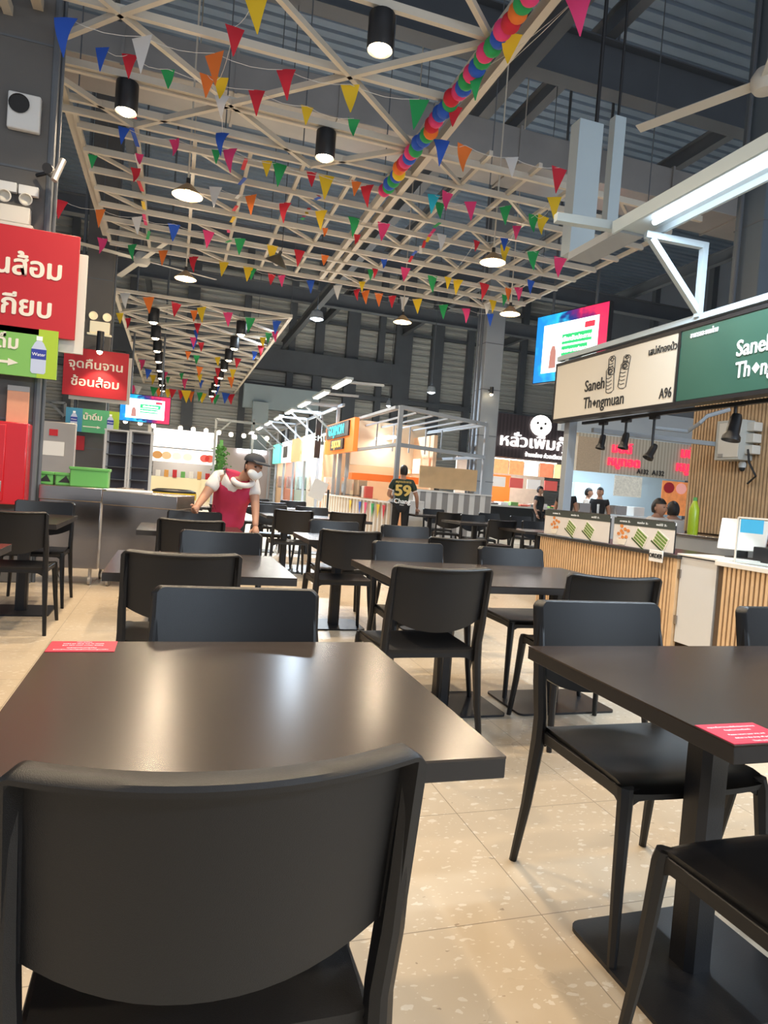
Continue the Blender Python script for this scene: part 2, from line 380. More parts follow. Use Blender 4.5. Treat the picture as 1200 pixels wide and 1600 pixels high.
# zigzag part
def zigzag(name, label, x0, x1, ys, y_nodes, lx0, lx1, z, far=False):
    t = thing(name, label, 'ceiling grid', (0, 0, z))
    dx = 1.09 if not far else 1.07
    for i, y in enumerate(ys): beam((x0, y, 0), (x1, y, 0), 'cross_beam', t, .05, .075)
    for xx in (x0, x1): beam((xx, ys[0], 0), (xx, ys[-1], 0), 'edge_beam', t, .08, .09)
    for i in range(len(ys)-1):
        odd = (i % 2 == 0)
        xs = [-1.83, -.73, .36, 1.47, 2.56]
        for j in range(len(xs)-1):
            a, b = (xs[j], xs[j+1])
            up = ((j+i) % 2 == 0)
            pa = (max(a, x0), ys[i] if up else ys[i+1], -.03); pb = (min(b, x1), ys[i+1] if up else ys[i], -.03)
            beam(pa, pb, 'brace', t, .05, .06)
    return t
# beams at odd rows (5.8, 7.95...) carry nodes at -.73 and 1.47
YZ = [1.6, 2.65, 3.7, 4.75, 5.8, 6.85, 7.92, 8.95]
za = zigzag('suspended_zigzag_lattice', 'large cream zigzag lattice overhead nearest the camera with can lamps', -1.75, 2.56, YZ, None, 0, 0, GZ-.02)
# lengthwise cream edge channel at the left
beam((-1.50, 7.0, .12), (-1.48, 13.6, .12), 'edge_beam', za, .09, .1)
beam((-1.83, 2.0, .05), (-1.88, 8.9, .05), 'edge_beam', za, .10, .1)
for x in (-1.75, .36, 2.5):
    for y in (4.75, 8.95): MB().tube([(x, y, 0), (x, y, 9.3-GZ)], .008).build('hanger', M_DARKST, za)
YZ2 = [17.15+1.04*i for i in range(17)]
zb = zigzag('suspended_zigzag_lattice', 'cream zigzag lattice farther back, narrowing toward the lit screen', -1.6, 2.6, YZ2, None, 0, 0, GZ-.02, True)
for x in (-1.6, 2.6):
    for y in (17.2, 25, 33.8): MB().tube([(x, y, 0), (x, y, 9.3-GZ)], .01).build('hanger', M_DARKST, zb)

# ------------------------------------------------------------------ can lamps
def can_lamp(label, x, y, lit=True, scale=1.0, group='can lamps under the near lattice', power=None):
    t = thing('can_lamp', label, 'lamp', (x, y, GZ-.10), 0, group)
    s = scale
    MB().lathe([(0.001, 0), (.115*s, 0), (.118*s, -.01), (.118*s, -.30*s), (.112*s, -.31*s), (.108*s, -.30*s), (.104*s, -.22*s)], n=20).build('housing', M_IRON, t)
    MB().tube([(0, 0, .10), (0, 0, 0)], .02).build('stem', M_IRON, t)
    if lit: MB().lathe([(.0005, -.335*s), (.06*s, -.33*s), (.095*s, -.29*s), (.10*s, -.22*s)], n=16).build('bulb', M_BULBW, t)
    if lit and power != 0: lamp('SPOT', 'lamp_light', (0, 0, -.36*s), power or CAN_W, WARM, t, 0.09, (0, 0, 0), 2.3, 0.6)
    return t
can_lamp('lit black can lamp at the top centre of the photo', 1.50, 5.82)
can_lamp('lit black can lamp at the upper left near the camera box', -.73, 7.92)
can_lamp('lit black can lamp at mid lattice, left of the ball garland', 1.47, 7.94)
can_lamp('lit black can lamp of the near lattice overhead at left, above the frame', -.73, 5.80)
can_lamp('lit black can lamp overhead at left behind the nearest row', -.73, 3.70, power=240)
can_lamp('lit black can lamp overhead at right behind the nearest row', 1.47, 3.70, power=240)
can_lamp('lit black can lamp overhead at left of the camera', -.73, 1.60, power=130)
can_lamp('lit black can lamp overhead at right of the camera', 1.47, 1.60, power=130)
nn = 0
for side, x in (('left', -.73), ('right', 1.47)):
    for j in range(8):
        y = YZ2[0]+1.04+2.08*j
        if y > 34: continue
        o = can_lamp('%s can lamp down the %s row of the far lattice' % (['nearest', 'second', 'third', 'fourth', 'fifth', 'sixth', 'seventh', 'last'][j], side), x, y, True, 1.15, 'can lamps under the far lattice', power=(170 if j % 2 == 0 else 0))

# ------------------------------------------------------------------ pendants with a conical shade
def pendant(label, x, y, z, lit=True, tilt=0.0, ty=0.0):
    t = thing('pendant_lamp', label, 'lamp', (x, y, z), 0, 'conical pendants hung through the grid'); t.rotation_euler = (tilt, ty, 0)
    MB().lathe([(.03, .13), (.06, .11), (.19, -.01), (.195, -.025), (.188, -.015), (.055, .10)], n=28).build('shade', mat('pendant_enamel', (0.10, 0.09, 0.07), 0.35, 0.3, var=0.1) if not lit else mat('pendant_warm_enamel', (0.42, 0.30, 0.18), 0.35, 0.4, var=0.1), t)
    MB().tube([(0, 0, .12), (0, 0, .2)], .028).build('socket', M_IRON, t)
    up_ = (Matrix.Rotation(ty, 3, 'Y') @ Matrix.Rotation(tilt, 3, 'X')).inverted() @ Vector((0, 0, ZR-z))
    MB().tube([(0, 0, .2), (0, 0, .25), Vector((0, 0, .25))+up_], .012 if lit else .006).build('rod', M_CREAM if lit else M_IRON, t)
    MB().ball((0, 0, .0), .055, n=12).build('bulb', M_BULBW if lit else M_WHITE, t)
    if lit: lamp('POINT', 'lamp_light', (0, 0, -.05), PEND_W, WARM, t, 0.06)
    return t
for lb, px, py, z, lit in (('lit cone pendant at left under the cream ladder grid', 293, 303, 4.85, 1), ('lit cone pendant behind the left ceiling fan', 290, 434, 4.85, 1),
                           ('lit cone pendant within the right part of the ladder grid', 770, 408, 4.8, 1), ('lit cone pendant at the far right corner of the ladder grid', 797, 489, 4.8, 1),
                           ('lit cone pendant hanging low before the corrugated wall at centre', 629, 502, 4.8, 1), ('unlit tilted black pendant above the grid edge left of centre', 432, 410, 4.9, 0)):
    p = atZ(px, py, z); pendant(lb, p.x, p.y, z, bool(lit), 0 if lit else .35, 0 if lit else .3)

# far floodlights (cool)
def flood(label, px, py, D, s=0.3, pw=FLOOD_W):
    p = atD(px, py, D)
    t = thing('high_bay_lamp', label, 'lamp', p, 0, 'cool high bay lamps')
    MB().lathe([(.05, .25), (.12*s/.3, .18), (s*.5, .0), (s*.5, -.04), (s*.42, -.02)], n=20).build('reflector', M_GREYST, t)
    MB().lathe([(.001, -.09), (s*.2, -.08), (s*.4, -.03), (s*.42, .0)], n=20).build('lens', M_BULBC, t)
    MB().tube([(0, 0, .2), (0, 0, ZR-p.z)], .015).build('rod', M_DARKST, t)
    lamp('SPOT', 'lamp_light', (0, 0, -.12), pw, COOL, t, .15, (0, 0, 0), 2.7, .5)
flood('bright white high bay lamp before the wall at centre left', 495, 497, 20, .42)
flood('small white high bay lamp lower on the far wall', 674, 612, 26, .34)
flood('bright white lamp at the right edge below the tube fixture', 1190, 366, 10, .26, 300)
flood('tiny distant white lamp beneath the lower wall beam', 607, 633, 33, .25, 200)

# ceiling fans
def fan(label, p, ang, n=5, L=1.5, rod=3.0, bw=.13):
    t = thing('ceiling_fan', label, 'fan', p, ang)
    MB().lathe([(.03, .16), (.12, .14), (.17, .05), (.17, -.05), (.12, -.12), (.02, -.13)], n=24, cap=True).build('motor_housing', M_OFFW, t)
    MB().tube([(0, 0, .15), (0, 0, rod)], .02).build('rod', M_DARKST, t)
    for k in range(n):
        a = 2*PI*k/n; R = Matrix.Rotation(a, 3, 'Z')
        b = MB(); b.box(R @ Vector((.15+L/2, 0, 0)), (L, bw, .015), R @ Matrix.Rotation(.2, 3, 'X')); b.build('blade', M_OFFW, t, .005)
fan('white ceiling fan behind the lattice edge at left', atD(222, 406, 14.5), .35, 4, 1.55)
fan('large pale ceiling fan high at the right edge', atD(1196, 128, 8.2), 2.0, 3, 1.5, 6.5, .16)

# ------------------------------------------------------------------ tables
def make_table(label, x0, x1, y0, y1, cols, z=0.75, th=0.036, base=(.46, .42), skew=0.0):
    t = thing('dining_table', label, 'table', ((x0+x1)/2, (y0+y1)/2, 0), skew, 'black food court tables')
    w, d = x1-x0, y1-y0
    MB().box((0, 0, z-.002), (w, d, .004)).build('tabletop', M_TABLE, t)
    MB().box((0, 0, z-th/2-.002), (w, d, th-.001)).build('edge_band', M_EDGE, t, .0015, seg=1)
    for cx in cols:
        s = MB(); s.sweep([(cx, 0, .01), (cx, 0, z-th-.02)], [(.085, .085)]*2, e=.2); s.build('pedestal', M_IRON, t)
        MB().box((cx, 0, z-th-.012), (.34, .34, .012)).build('mounting_plate', M_IRON, t)
        b = MB(); r_ = .035; q = []
        for (qx, qy, a0) in ((1, 1, 0), (-1, 1, PI/2), (-1, -1, PI), (1, -1, 1.5*PI)):
            for i in range(5): a = a0+i*PI/8; q.append((cx+qx*(base[0]/2-r_)+r_*math.cos(a), qy*(base[1]/2-r_)+r_*math.sin(a)))
        b.prism(q, .012, Matrix(((1, 0, 0, 0), (0, 0, 1, 0), (0, 1, 0, 0.0), (0, 0, 0, 1)))); bo = b.build('base_plate', M_IRON, t)
    return t
T_near = make_table('near brown-black table in the foreground with the chair pulled up', -.26, .56, .98, 1.78, (0,))
T_right = make_table('long black table at the right edge with a red sticker', 1.035, 2.50, .97, 1.735, (-.41, .48))
make_table('black table behind the foreground one, pale sheen at right corner', -.26, .565, 2.99, 3.86, (.06,))
make_table('long black table before the wooden slatted counter', 1.05, 2.50, 2.93, 3.87, (-.28, .42), base=(.62, .42))
make_table('black table corner left of the woman in crimson', -.24, .57, 5.24, 6.06, (0,))
make_table('long black table in the centre left of the woman facing aisle', 1.04, 2.50, 5.12, 5.86, (-.4, .4))
make_table('black table end at the left edge, beneath the nearest left chair', -2.3, -.79, 3.05, 3.93, (-.4, .45))
make_table('black table in front of the steel counter at left', -2.3, -.79, 5.35, 6.45, (-.4, .45))
make_table('black table beyond the centre chairs, white sheen on top', 1.15, 2.55, 8.45, 9.25, (-.4, .4))
make_table('black table far back in the centre aisle', 1.15, 2.55, 10.9, 11.7, (-.4, .4))
def fart(label, px, py, D, w, d=.8):
    p = atD(px, py, D); make_table(label, p.x-w/2, p.x+w/2, p.y-d/2, p.y+d/2, (0,))
fart('dark table near the striped white partition, farthest of the right group', 672, 806, 13.4, .9)
fart('dark table in the middle of the far right group', 742, 818, 11.3, .9)
fart('dark table beside the slatted counter end in the far right group', 842, 826, 9.9, .9)
fart('small dark table before the woman in crimson near the counter', 297, 787, 9.6, .6, .5)

# ------------------------------------------------------------------ chair
def make_chair():
    t = thing('dining_chair', 'x', 'chair', (0, 0, 0), 0)
    HW = .235
    # backrest: curved panel with a rim folded backwards
    NU, NV = 22, 14
    def pt(u, v, off):
        x = HW*u
        zb = .555 + .07*abs(u)**2.2
        # rounded top corners, top edge slightly dished
        zt = .862 - .010*(1-u*u)*0.8 - (max(0, abs(u)-.90)/.10)**2*.022
        z = zb+(zt-zb)*v
        y = -.245 - (z-.55)*.17 + .050*u*u - .018
        nrm = Vector((-2*.050*u/HW, 1, .10)).normalized()
        return Vector((x, y, z)) + nrm*off
    b = MB(); F, R = {}, {}
    us = [-1, -.985, -.955, -.925, -.905]+[-.87+1.74*i/14 for i in range(15)]+[.905, .925, .955, .985, 1]
    vs = [0, .03, .06, .1]+[.1+.8*i/8 for i in range(1, 9)]+[.935, .96, .985, 1]
    for i, u in enumerate(us):
        for j, v in enumerate(vs):
            rim = (abs(u) > .92) or (v > .945)
            edge = (i in (0, len(us)-1)) or j == len(vs)-1
            F[i, j] = b.bm.verts.new(pt(u, v, .007 if not edge else .001)); R[i, j] = b.bm.verts.new(pt(u, v, -.034 if rim and not edge else (-.028 if edge else -.007)))
    I, J = len(us), len(vs)
    for i in range(I-1):
        for j in range(J-1):
            b.bm.faces.new((F[i, j], F[i+1, j], F[i+1, j+1], F[i, j+1])); b.bm.faces.new((R[i, j], R[i, j+1], R[i+1, j+1], R[i+1, j]))
    for i in range(I-1):
        b.bm.faces.new((F[i, 0], R[i, 0], R[i+1, 0], F[i+1, 0])); b.bm.faces.new((F[i, J-1], F[i+1, J-1], R[i+1, J-1], R[i, J-1]))
    for j in range(J-1):
        b.bm.faces.new((F[0, j], F[0, j+1], R[0, j+1], R[0, j])); b.bm.faces.new((F[I-1, j], R[I-1, j], R[I-1, j+1], F[I-1, j+1]))
    b.build('backrest', M_PLASTIC, t)
    # seat: shallow scoop, rounded front
    b = MB(); F, R = {}, {}; NU, NV = 18, 18
    for i in range(NU+1):
        for j in range(NV+1):
            u = -1+2*i/NU; v = j/NV
            hw = .215+.020*v
            yf = .235 - .02*abs(u)**3
            y = -.215+(yf+.215)*v
            z = .462 - .014*(1-u*u)*math.sin(PI*min(1, v*1.1)) - (max(0, v-.88)/.12)**2*.018 + .004*(abs(u) > .95)
            F[i, j] = b.bm.verts.new((hw*u, y, z)); R[i, j] = b.bm.verts.new((hw*u*.985, y*.99, z-.016))
    for i in range(NU):
        for j in range(NV):
            b.bm.faces.new((F[i, j], F[i+1, j], F[i+1, j+1], F[i, j+1])); b.bm.faces.new((R[i, j], R[i, j+1], R[i+1, j+1], R[i+1, j]))
    for i in range(NU):
        b.bm.faces.new((F[i, 0], R[i, 0], R[i+1, 0], F[i+1, 0])); b.bm.faces.new((F[i, NV], F[i+1, NV], R[i+1, NV], R[i, NV]))
    for j in range(NV):
        b.bm.faces.new((F[0, j], F[0, j+1], R[0, j+1], R[0, j])); b.bm.faces.new((F[NU, j], R[NU, j], R[NU, j+1], F[NU, j+1]))
    b.build('seat', M_PLASTIC, t)
    # apron with filleted corners at the legs
    b = MB()
    def rail(p, q, h0=.055, h1=.032, th=.014):
        p = Vector(p); q = Vector(q); d = (q-p); n = Vector((-d.y, d.x, 0)).normalized()*th/2; prev = None; N = 12
        for i in range(N+1):
            s = i/N; e = min(s, 1-s)*d.length; h = h1+(h0-h1)*max(0, 1-e/.05)**2
            c = p+d*s; q4 = [b.bm.verts.new(c+n+Vector((0, 0, 0))), b.bm.verts.new(c-n), b.bm.verts.new(c-n-Vector((0, 0, h))), b.bm.verts.new(c+n-Vector((0, 0, h)))]
            if prev:
                for k in range(4): b.bm.faces.new((prev[k], prev[(k+1) % 4], q4[(k+1) % 4], q4[k]))
            else: b.bm.faces.new(q4)
            prev = q4
        b.bm.faces.new(prev[::-1])
    zt = .452
    rail((-.225, .205, zt), (.225, .205, zt)); rail((-.218, -.205, zt), (.218, -.205, zt), .05, .028); rail((-.222, -.22, zt), (-.228, .205, zt)); rail((.222, -.22, zt), (.228, .205, zt))
    b.build('seat_frame', M_PLASTIC, t, .002, seg=1)
    for s in (-1, 1):
        b = MB(); b.sweep([(s*.256, .246, 0), (s*.240, .222, .2), (s*.226, .205, .43), (s*.222, .198, .456)], [(.024, .026), (.031, .034), (.040, .044), (.040, .044)]); b.build('leg', M_PLASTIC, t)
        b = MB(); b.sweep([(s*.256, -.272, 0), (s*.243, -.240, .2), (s*.232, -.218, .42), (s*.230, -.219, .50), (s*.232, -.236, .60), (s*.231, -.249, .68), (s*.228, -.266, .78), (s*.224, -.274, .83)],
                          [(.024, .026), (.030, .036), (.036, .052), (.034, .050), (.032, .054), (.028, .050), (.020, .034), (.010, .018)]); b.build('leg', M_PLASTIC, t)
    return t
chair0 = make_chair(); _used = []
GC = 'black moulded dining chairs'
def chair(label, x, backy, face='N', rz=0.0):
    y = backy+.27 if face == 'N' else backy-.27
    r = (0 if face == 'N' else PI)+rz
    if not _used:
        chair0.location = (x, y, 0); chair0.rotation_euler = (0, 0, r); chair0['label'] = label; chair0['group'] = GC; _used.append(1); return chair0
    return dup(chair0, label, (x, y, 0), r, GC)
chair('black chair nearest the camera, its back filling the lower left', .082, .79)
chair('black chair across the foreground table, facing the camera', .205, 1.99, 'S')
chair('black chair back at left, just beyond the foreground table', .06, 2.93)
chair('dark chair facing the camera behind the pale-sheened second table', .30, 4.12, 'S')
chair('black chair back between the woman in crimson and the second table', .15, 5.15)
chair('blue-sheened chair facing camera right before the woman in crimson', .21, 6.36, 'S')
chair('black chair with its back to us at the left edge', -1.04, 5.05)
chair('chair facing camera at the left table before the red cabinet', -1.07, 6.55, 'S')
chair('sliver of a chair facing camera at the extreme left edge', -1.30, 4.12, 'S')
chair('black chair with its back to us in the photo centre, at the long table corner', 1.18, 2.77)
chair('blue-grey chair facing camera behind the central black chair', 1.47, 4.02, 'S')
chair('blue-grey chair facing camera left of the slatted counter', 2.19, 3.98, 'S')
chair('black turned chair between the long table and slatted counter', 2.06, 2.68, 'N', -.12)
chair('dark chair facing camera, tucked under the left end of the right table', 1.395, 1.895, 'S', .0)
chair('black chair at the lower right corner, seat toward the right table', 1.275, .67)
chair('chair facing camera at the extreme right, beyond the right table', 2.20, 1.86, 'S')
chair('black chair with its back to us left of centre, beyond the aisle', 1.31, 4.90)
chair('blue chair facing camera behind the left-of-centre black chair', 1.47, 6.10, 'S')
chair('blue chair facing camera just below the person in the number shirt', 2.13, 5.95, 'S')
chair('black chair back partly hidden right of the two centre blue chairs', 2.10, 4.68)
chair('black chair back right beside the woman in crimson', 1.42, 8.05)
chair('black chair back to the right of the one beside the woman in crimson', 2.18, 8.35)
chair('chair facing camera beyond the table with white sheen', 1.95, 9.55, 'S')
chair('dark chair facing camera behind the woman in crimson at her left', 1.35, 9.6, 'S')
chair('black chair back in the farther centre row, left one', 1.50, 10.6)
chair('dark chair facing camera in the farthest centre row, left one', 1.45, 12.2, 'S')
chair('dark chair facing camera in the farthest centre row, right one', 2.15, 12.3, 'S')
def fchair(label, px, D, face, rz=0):
    p = atD(px, 800, D); chair(label, p.x, p.y, face, rz)
fchair('chair facing camera beside the striped partition, farthest right group', 678, 14.2, 'S')
fchair('black chair back leaning left in the farthest right group', 708, 12.4, 'N', -.25)
fchair('dark chair facing camera behind the middle table of the right group', 740, 12.0, 'S')
fchair('black chair back, largest in the far right group', 786, 10.2, 'N')
fchair('chair facing camera beside the post of the slatted stall', 838, 10.9, 'S')
fchair('chair facing camera before the white food display, upper row', 765, 14.2, 'S')
fchair('dark chair facing camera before the black food display at right', 815, 13.6, 'S')

# red stickers on tables
def sticker(label, x, y, lines, rz, parent_z=.7502):
    t = thing('table_sticker', label, 'sticker', (x, y, .7502), rz, 'red notice stickers')
    MB().box((0, 0, .0006), (.15, .10, .0012)).build('sheet', mat('red_vinyl', (0.72, 0.02, 0.06), 0.35), t)
    for i, s in enumerate(lines): text(s, .0082, (0, .032-.0165*i-(.006 if i > 1 else 0), .0014), M_WTXT, t, rot=(0, 0, 0), ext=.0002, bold=.0002)
LN = ['กรุณาเก็บภาชนะหลังรับประทานอาหาร', 'ที่จุดคืนภาชนะด้วยค่ะ', 'Please return your tray and', 'dishes to the drop off point', 'Thank you']
sticker('red notice sticker on the far left corner of the foreground table', -.183, 1.728, LN, PI)
sticker('red notice sticker on the near left corner of the right table', 1.113, 1.025, LN, 0)

exec_marker = 0
# ================================================================== STALL AT THE RIGHT
XS = 4.0
def slat_front(mb, x, y0, y1, z0, z1, pitch=.042, w=.024, d=.028, axis='Y'):
    n = int(abs(y1-y0)/pitch); s = 1 if y1 > y0 else -1
    for i in range(n):
        c = y0+s*(i+.5)*pitch
        if axis == 'Y': mb.span((x-d, c-w/2, z0), (x, c+w/2, z1))
        else: mb.span((c-w/2, x-d, z0), (c+w/2, x, z1))
    return mb
ctr = thing('stall_counter', 'pine slatted stall counter with black worktop right of centre', 'counter', (XS, 4.47, 0))
MB().span((0.0, 0, .06), (.6, 2.13, .80)).build('carcass', M_WOODD, ctr)
slat_front(MB(), 0, 0.03, 2.13, .06, .80).build('slat_cladding', M_WOOD, ctr)
MB().span((-.03, -.02, .06), (0.02, .03, .82)).build('corner_post', M_WOOD, ctr, .003)
slat_front(MB(), 2.13+.02, 0.03, .6, .06, .80, axis='X').build('slat_cladding', M_WOOD, ctr)
MB().span((-.05, -.04, .80), (.65, 2.16, .83)).build('worktop', mat('dark_steel_worktop', (.10, .10, .10), .3, .7), ctr, .003)
gate = thing('counter_gate', 'plain grey swing gate in the stall counter', 'gate', (XS, 4.44, 0))
MB().span((-.005, -.38, .12), (.02, 0, .82)).build('door_panel', mat('grey_laminate', (.56, .55, .53), .5, var=.03), gate, .002)
for z in (.30, .68): MB().box((-.012, -.002, z), (.016, .03, .07)).build('hinge', M_STEEL, gate)
MB().span((-.02, -.40, .83), (.4, .03, .845)).build('flap', M_OFFW, gate, .002)
c2 = thing('stall_counter', 'second pine slatted counter section at the right edge', 'counter', (XS, 4.04, 0))
MB().span((0, -1.7, .06), (.6, 0, .80)).build('carcass', M_WOODD, c2)
slat_front(MB(), 0, -1.7, -0.02, .06, .80).build('slat_cladding', M_WOOD, c2)
MB().span((-.04, -1.75, .80), (.65, .01, .835)).build('worktop', M_OFFW, c2, .003)
# grey base walls of the stall + rear slatted wall
bw = MB().span((6.32, 2.0, 0), (6.42, 7.0, 3.0)).build('stall_partition', M_WOODD); tag(bw, 'rear partition of the stall carrying vertical pine slats', 'partition')
slat_front(MB(), 6.32, 2.0, 7.0, .95, 3.0, .05, .03, .03).build('slat_cladding', M_WOOD, bw)
bc = thing('back_counter', 'pale grey back counter inside the slatted stall', 'counter', (5.75, 2.2, 0))
MB().span((0, 0, 0), (.48, 4.4, .9)).build('cabinet', mat('pale_grey_panel', (.5, .52, .53), .5, var=.04), bc, .004)
MB().span((-.02, -.02, .9), (.50, 4.42, .93)).build('worktop', M_STEEL, bc, .003)

# signboard
sg = thing('stall_signboard', 'long stall signboard, beige section lettered and numbered above the slatted counter', 'sign', (XS, 6.58, 2.11), -PI/2)
gp1 = MB().span((0, 0, 0), (1.87, .10, .59)).build('beige_panel', M_BEIGE, sg, .003)
f1 = MB(); f1.span((-.02, -.006, -.035), (1.89, .11, -.002)); f1.span((-.02, -.006, .59), (1.89, .11, .62)); f1.span((-.02, -.006, -.035), (0, .11, .62)); f1.build('frame', M_IRON, sg)
def sx_(px, py=600): return 6.58-atX(px, py, XS).y
def fit(s_, px0, px1, size, z, m, par, x0=0.0, bold=0.001, py=600):
    a, b = sx_(px0, py)-x0, sx_(px1, py)-x0
    o = text(s_, size, ((a+b)/2, -.004, z), m, par, bold=bold)
    w = max(v.co.x for v in o.data.vertices)-min(v.co.x for v in o.data.vertices)
    o.scale = ((b-a)/w, 1, 1); return o
fit('Saneh', 915, 945, .165, .29, M_INK, gp1); fit('Th', 915, 927.5, .165, .115, M_INK, gp1); fit('ngmuan', 935.5, 977, .165, .105, M_INK, gp1)
c0 = sx_(931.5); MB().prism([(c0-.032, .105), (c0, .14), (c0+.032, .105), (c0, .07)], -.004).build('diamond', M_INK, gp1)
fit('A96', 1032, 1051, .125, .085, M_INK, gp1); fit('เสน่ห์ทองม้วน', 1010, 1059, .085, .48, M_INK, gp1)
d = MB()
def roll(cx, cz, h, w, tilt):
    def q(u, v): x = u*w/2; z = v*h; c, s_ = math.cos(tilt), math.sin(tilt); return (cx+x*c-z*s_, -.004, cz+x*s_+z*c)
    d.tube([q(-1, 0), q(-1, 1), q(-.5, 1.12), q(.5, 1.12), q(1, 1), q(1, 0), q(.4, -.08), q(-.4, -.08), q(-1, 0)], .0035, 5)
    for v in (.15, .32, .49, .66): d.tube([q(-1, v), q(-.3, v-.05), q(.4, v)], .0028, 5)
    d.tube([q(-.6, .92), q(0, .78), q(.6, .92), q(0, 1.05), q(-.6, .92)], .005, 5)
c0 = sx_(963); roll(c0-.09, .20, .21, .12, .10); roll(c0+.09, .22, .21, .12, -.12); roll(c0-.09, .37, .15, .10, .02); roll(c0+.12, .39, .11, .10, -.15)
d.build('roll_drawing', M_INK, gp1)
sg2 = thing('stall_signboard', 'dark green stall signboard section at the right edge', 'sign', (XS, 4.68, 2.11), -PI/2)
gp2 = MB().span((0, 0, 0), (1.9, .10, .59)).build('green_panel', M_DGREEN, sg2, .003)
f1 = MB(); f1.span((0, -.006, -.035), (1.92, .11, -.002)); f1.span((0, -.006, .59), (1.92, .11, .62)); f1.span((-.012, -.008, -.035), (.012, .11, .62)); f1.build('frame', M_IRON, sg2)
X2 = 6.58-4.68
fit('Saneh', 1147, 1204, .17, .33, M_WTXT, gp2, X2, .003); fit('Th', 1148, 1171, .17, .165, M_WTXT, gp2, X2, .003); fit('ngmuan', 1187, 1262, .17, .16, M_WTXT, gp2, X2, .003)
c0 = sx_(1179)-X2; MB().prism([(c0-.035, .165), (c0, .205), (c0+.035, .165), (c0, .125)], -.004).build('diamond', M_WTXT, gp2)
fit('อาหารและขนมไทย', 1073, 1115, .06, .53, M_WTXT, gp2, X2)
# post and steel frame
ps = thing('stall_post', 'grey steel post holding the left end of the beige signboard', 'post', (XS+.15, 6.45, 0))
MB().span((-.05, -.05, 0), (.05, .05, 2.75)).build('upright', M_GREYST, ps, .004)
MB().box((0, 0, .005), (.18, .18, .012)).build('foot_plate', M_GREYST, ps)
fr = thing('steel_canopy', 'pale steel frame and bracket on top of the stall signboard', 'frame', (XS, 0, 0))
def fb(a, b, w=.07, h=.07, n='rail', m=None): return MB().bar(a, b, w, h).build(n, m or M_BLUEST, fr)
fb((.02, 6.58, 2.78), (.02, 2.8, 2.78), .06, .05)
fb((.0, 4.50, 2.78), (.0, 4.50, 3.36), .05, .05, 'upright'); fb((-.52, 4.57, 3.38), (.03, 4.50, 3.36), .05, .05, 'arm'); fb((.0, 4.50, 2.82), (-.47, 4.56, 3.35), .05, .05, 'brace')
for yy in (6.4, 2.9): fb((.0, yy, 2.76), (2.3, yy, 2.76))
fb((2.2, 6.5, 2.76), (2.2, 2.9, 2.76)); fb((.4, 6.4, 2.02), (2.3, 6.4, 2.02), .05, .05, 'rail', M_GREYST)
# LED batten carried by the arms
bt = thing('led_batten', 'long pale batten with a glowing LED tube at upper right', 'lamp', (3.46, 0, 3.46))
MB().span((-.16, 1.6, 0), (.16, 4.75, .05)).build('channel', M_BLUEST, bt, .004)
for s in (-1, 1): MB().span((s*.16-.012, 1.6, -.05), (s*.16+.012, 4.75, .05)).build('lip', M_BLUEST, bt)
MB().tube([(0.0, 1.7, -.03), (0.0, 4.45, -.03)], .022, 12).build('tube', M_TUBE, bt)
lamp('AREA', 'lamp_light', (0, 3.1, -.06), TUBE_W, COOL, bt, .08, (0, 0, 0), sy=2.7)
MB().bar(atZ(868, 340, 3.50)-Vector((3.46, 0, 3.46)), Vector((.15, 4.78, .04)), .07, .07).build('arm', M_BLUEST, bt, .003)
MB().span((-.10, 4.75, -.02), (.14, 5.5, .05)).build('junction_tray', M_GREYST, bt, .004)
# vertical drop channels above it
def drop(label, px, D, y0, y1, w, dd, m=M_BLUEST):
    a = atD(px, y0, D); b = atD(px, y1, D)
    o = MB().span((a.x-w/2, a.y-dd/2, b.z), (a.x+w/2, a.y+dd/2, a.z)).build('hanging_channel', m, None, .004)
    tag(o, label, 'bracket'); return a
a = drop('broad pale blue-grey hanging channel left of the LED batten', 918, 6.6, 195, 400, .27, .16)
rd = MB().tube([(a.x+.1, a.y, a.z), (a.x+.1, a.y, 8.6)], .02).build('hanging_rod', M_IRON); tag(rd, 'black rod above the broad hanging channel', 'rod')
b2 = drop('narrow pale hanging channel right of the broad one', 966, 6.8, 185, 350, .13, .1)
rd = MB().tube([(b2.x, b2.y, b2.z), (b2.x, b2.y, 9.0)], .014).build('hanging_rod', M_IRON); tag(rd, 'thin rod above the narrow hanging channel', 'rod')
# track spots
def track_spot(label, p, s=1.0, aim=0.5, lit=False, up=.02):
    t = thing('track_spotlight', label, 'lamp', p, 0, 'black track spotlights under the stall sign')
    MB().tube([(0, 0, up), (0, 0, -.10*s)], .012).build('stem', M_IRON, t); MB().box((0, 0, up-.015), (.05, .12*s, .03)).build('adapter', M_IRON, t)
    R = Matrix.Rotation(aim, 4, 'Y')
    b = MB(); b.lathe([(.001, .09*s), (.03*s, .09*s), (.04*s, .06*s), (.045*s, -.05*s), (.06*s, -.07*s), (.062*s, -.10*s), (.05*s, -.09*s), (.001, -.05*s)], n=16)
    b.bm.transform(Matrix.Translation((0, 0, -.15*s)) @ R); b.build('head', M_IRON, t)
    return t
zt = 2.06
tr = MB().span((XS+.22, 3.5, zt), (XS+.26, 6.35, zt+.03)).build('light_track', M_IRON); tag(tr, 'black lighting track beneath the beige signboard', 'track')
for lb, px, py, D, s in (('track spotlight at left under the beige sign', 942, 672, 6.4, .8), ('track spotlight hanging nearest the number on the beige sign', 978, 668, 6.0, .85), ('track spotlight pointing down-right in the stall middle', 1020, 685, 5.8, .8), ('larger black spotlight below the green sign', 1150, 633, 5.3, 1.15)):
    p = atX(px, py, XS+.24); track_spot(lb, p, s, .5 if px == 1020 else .2, up=max(.02, zt-p.z))
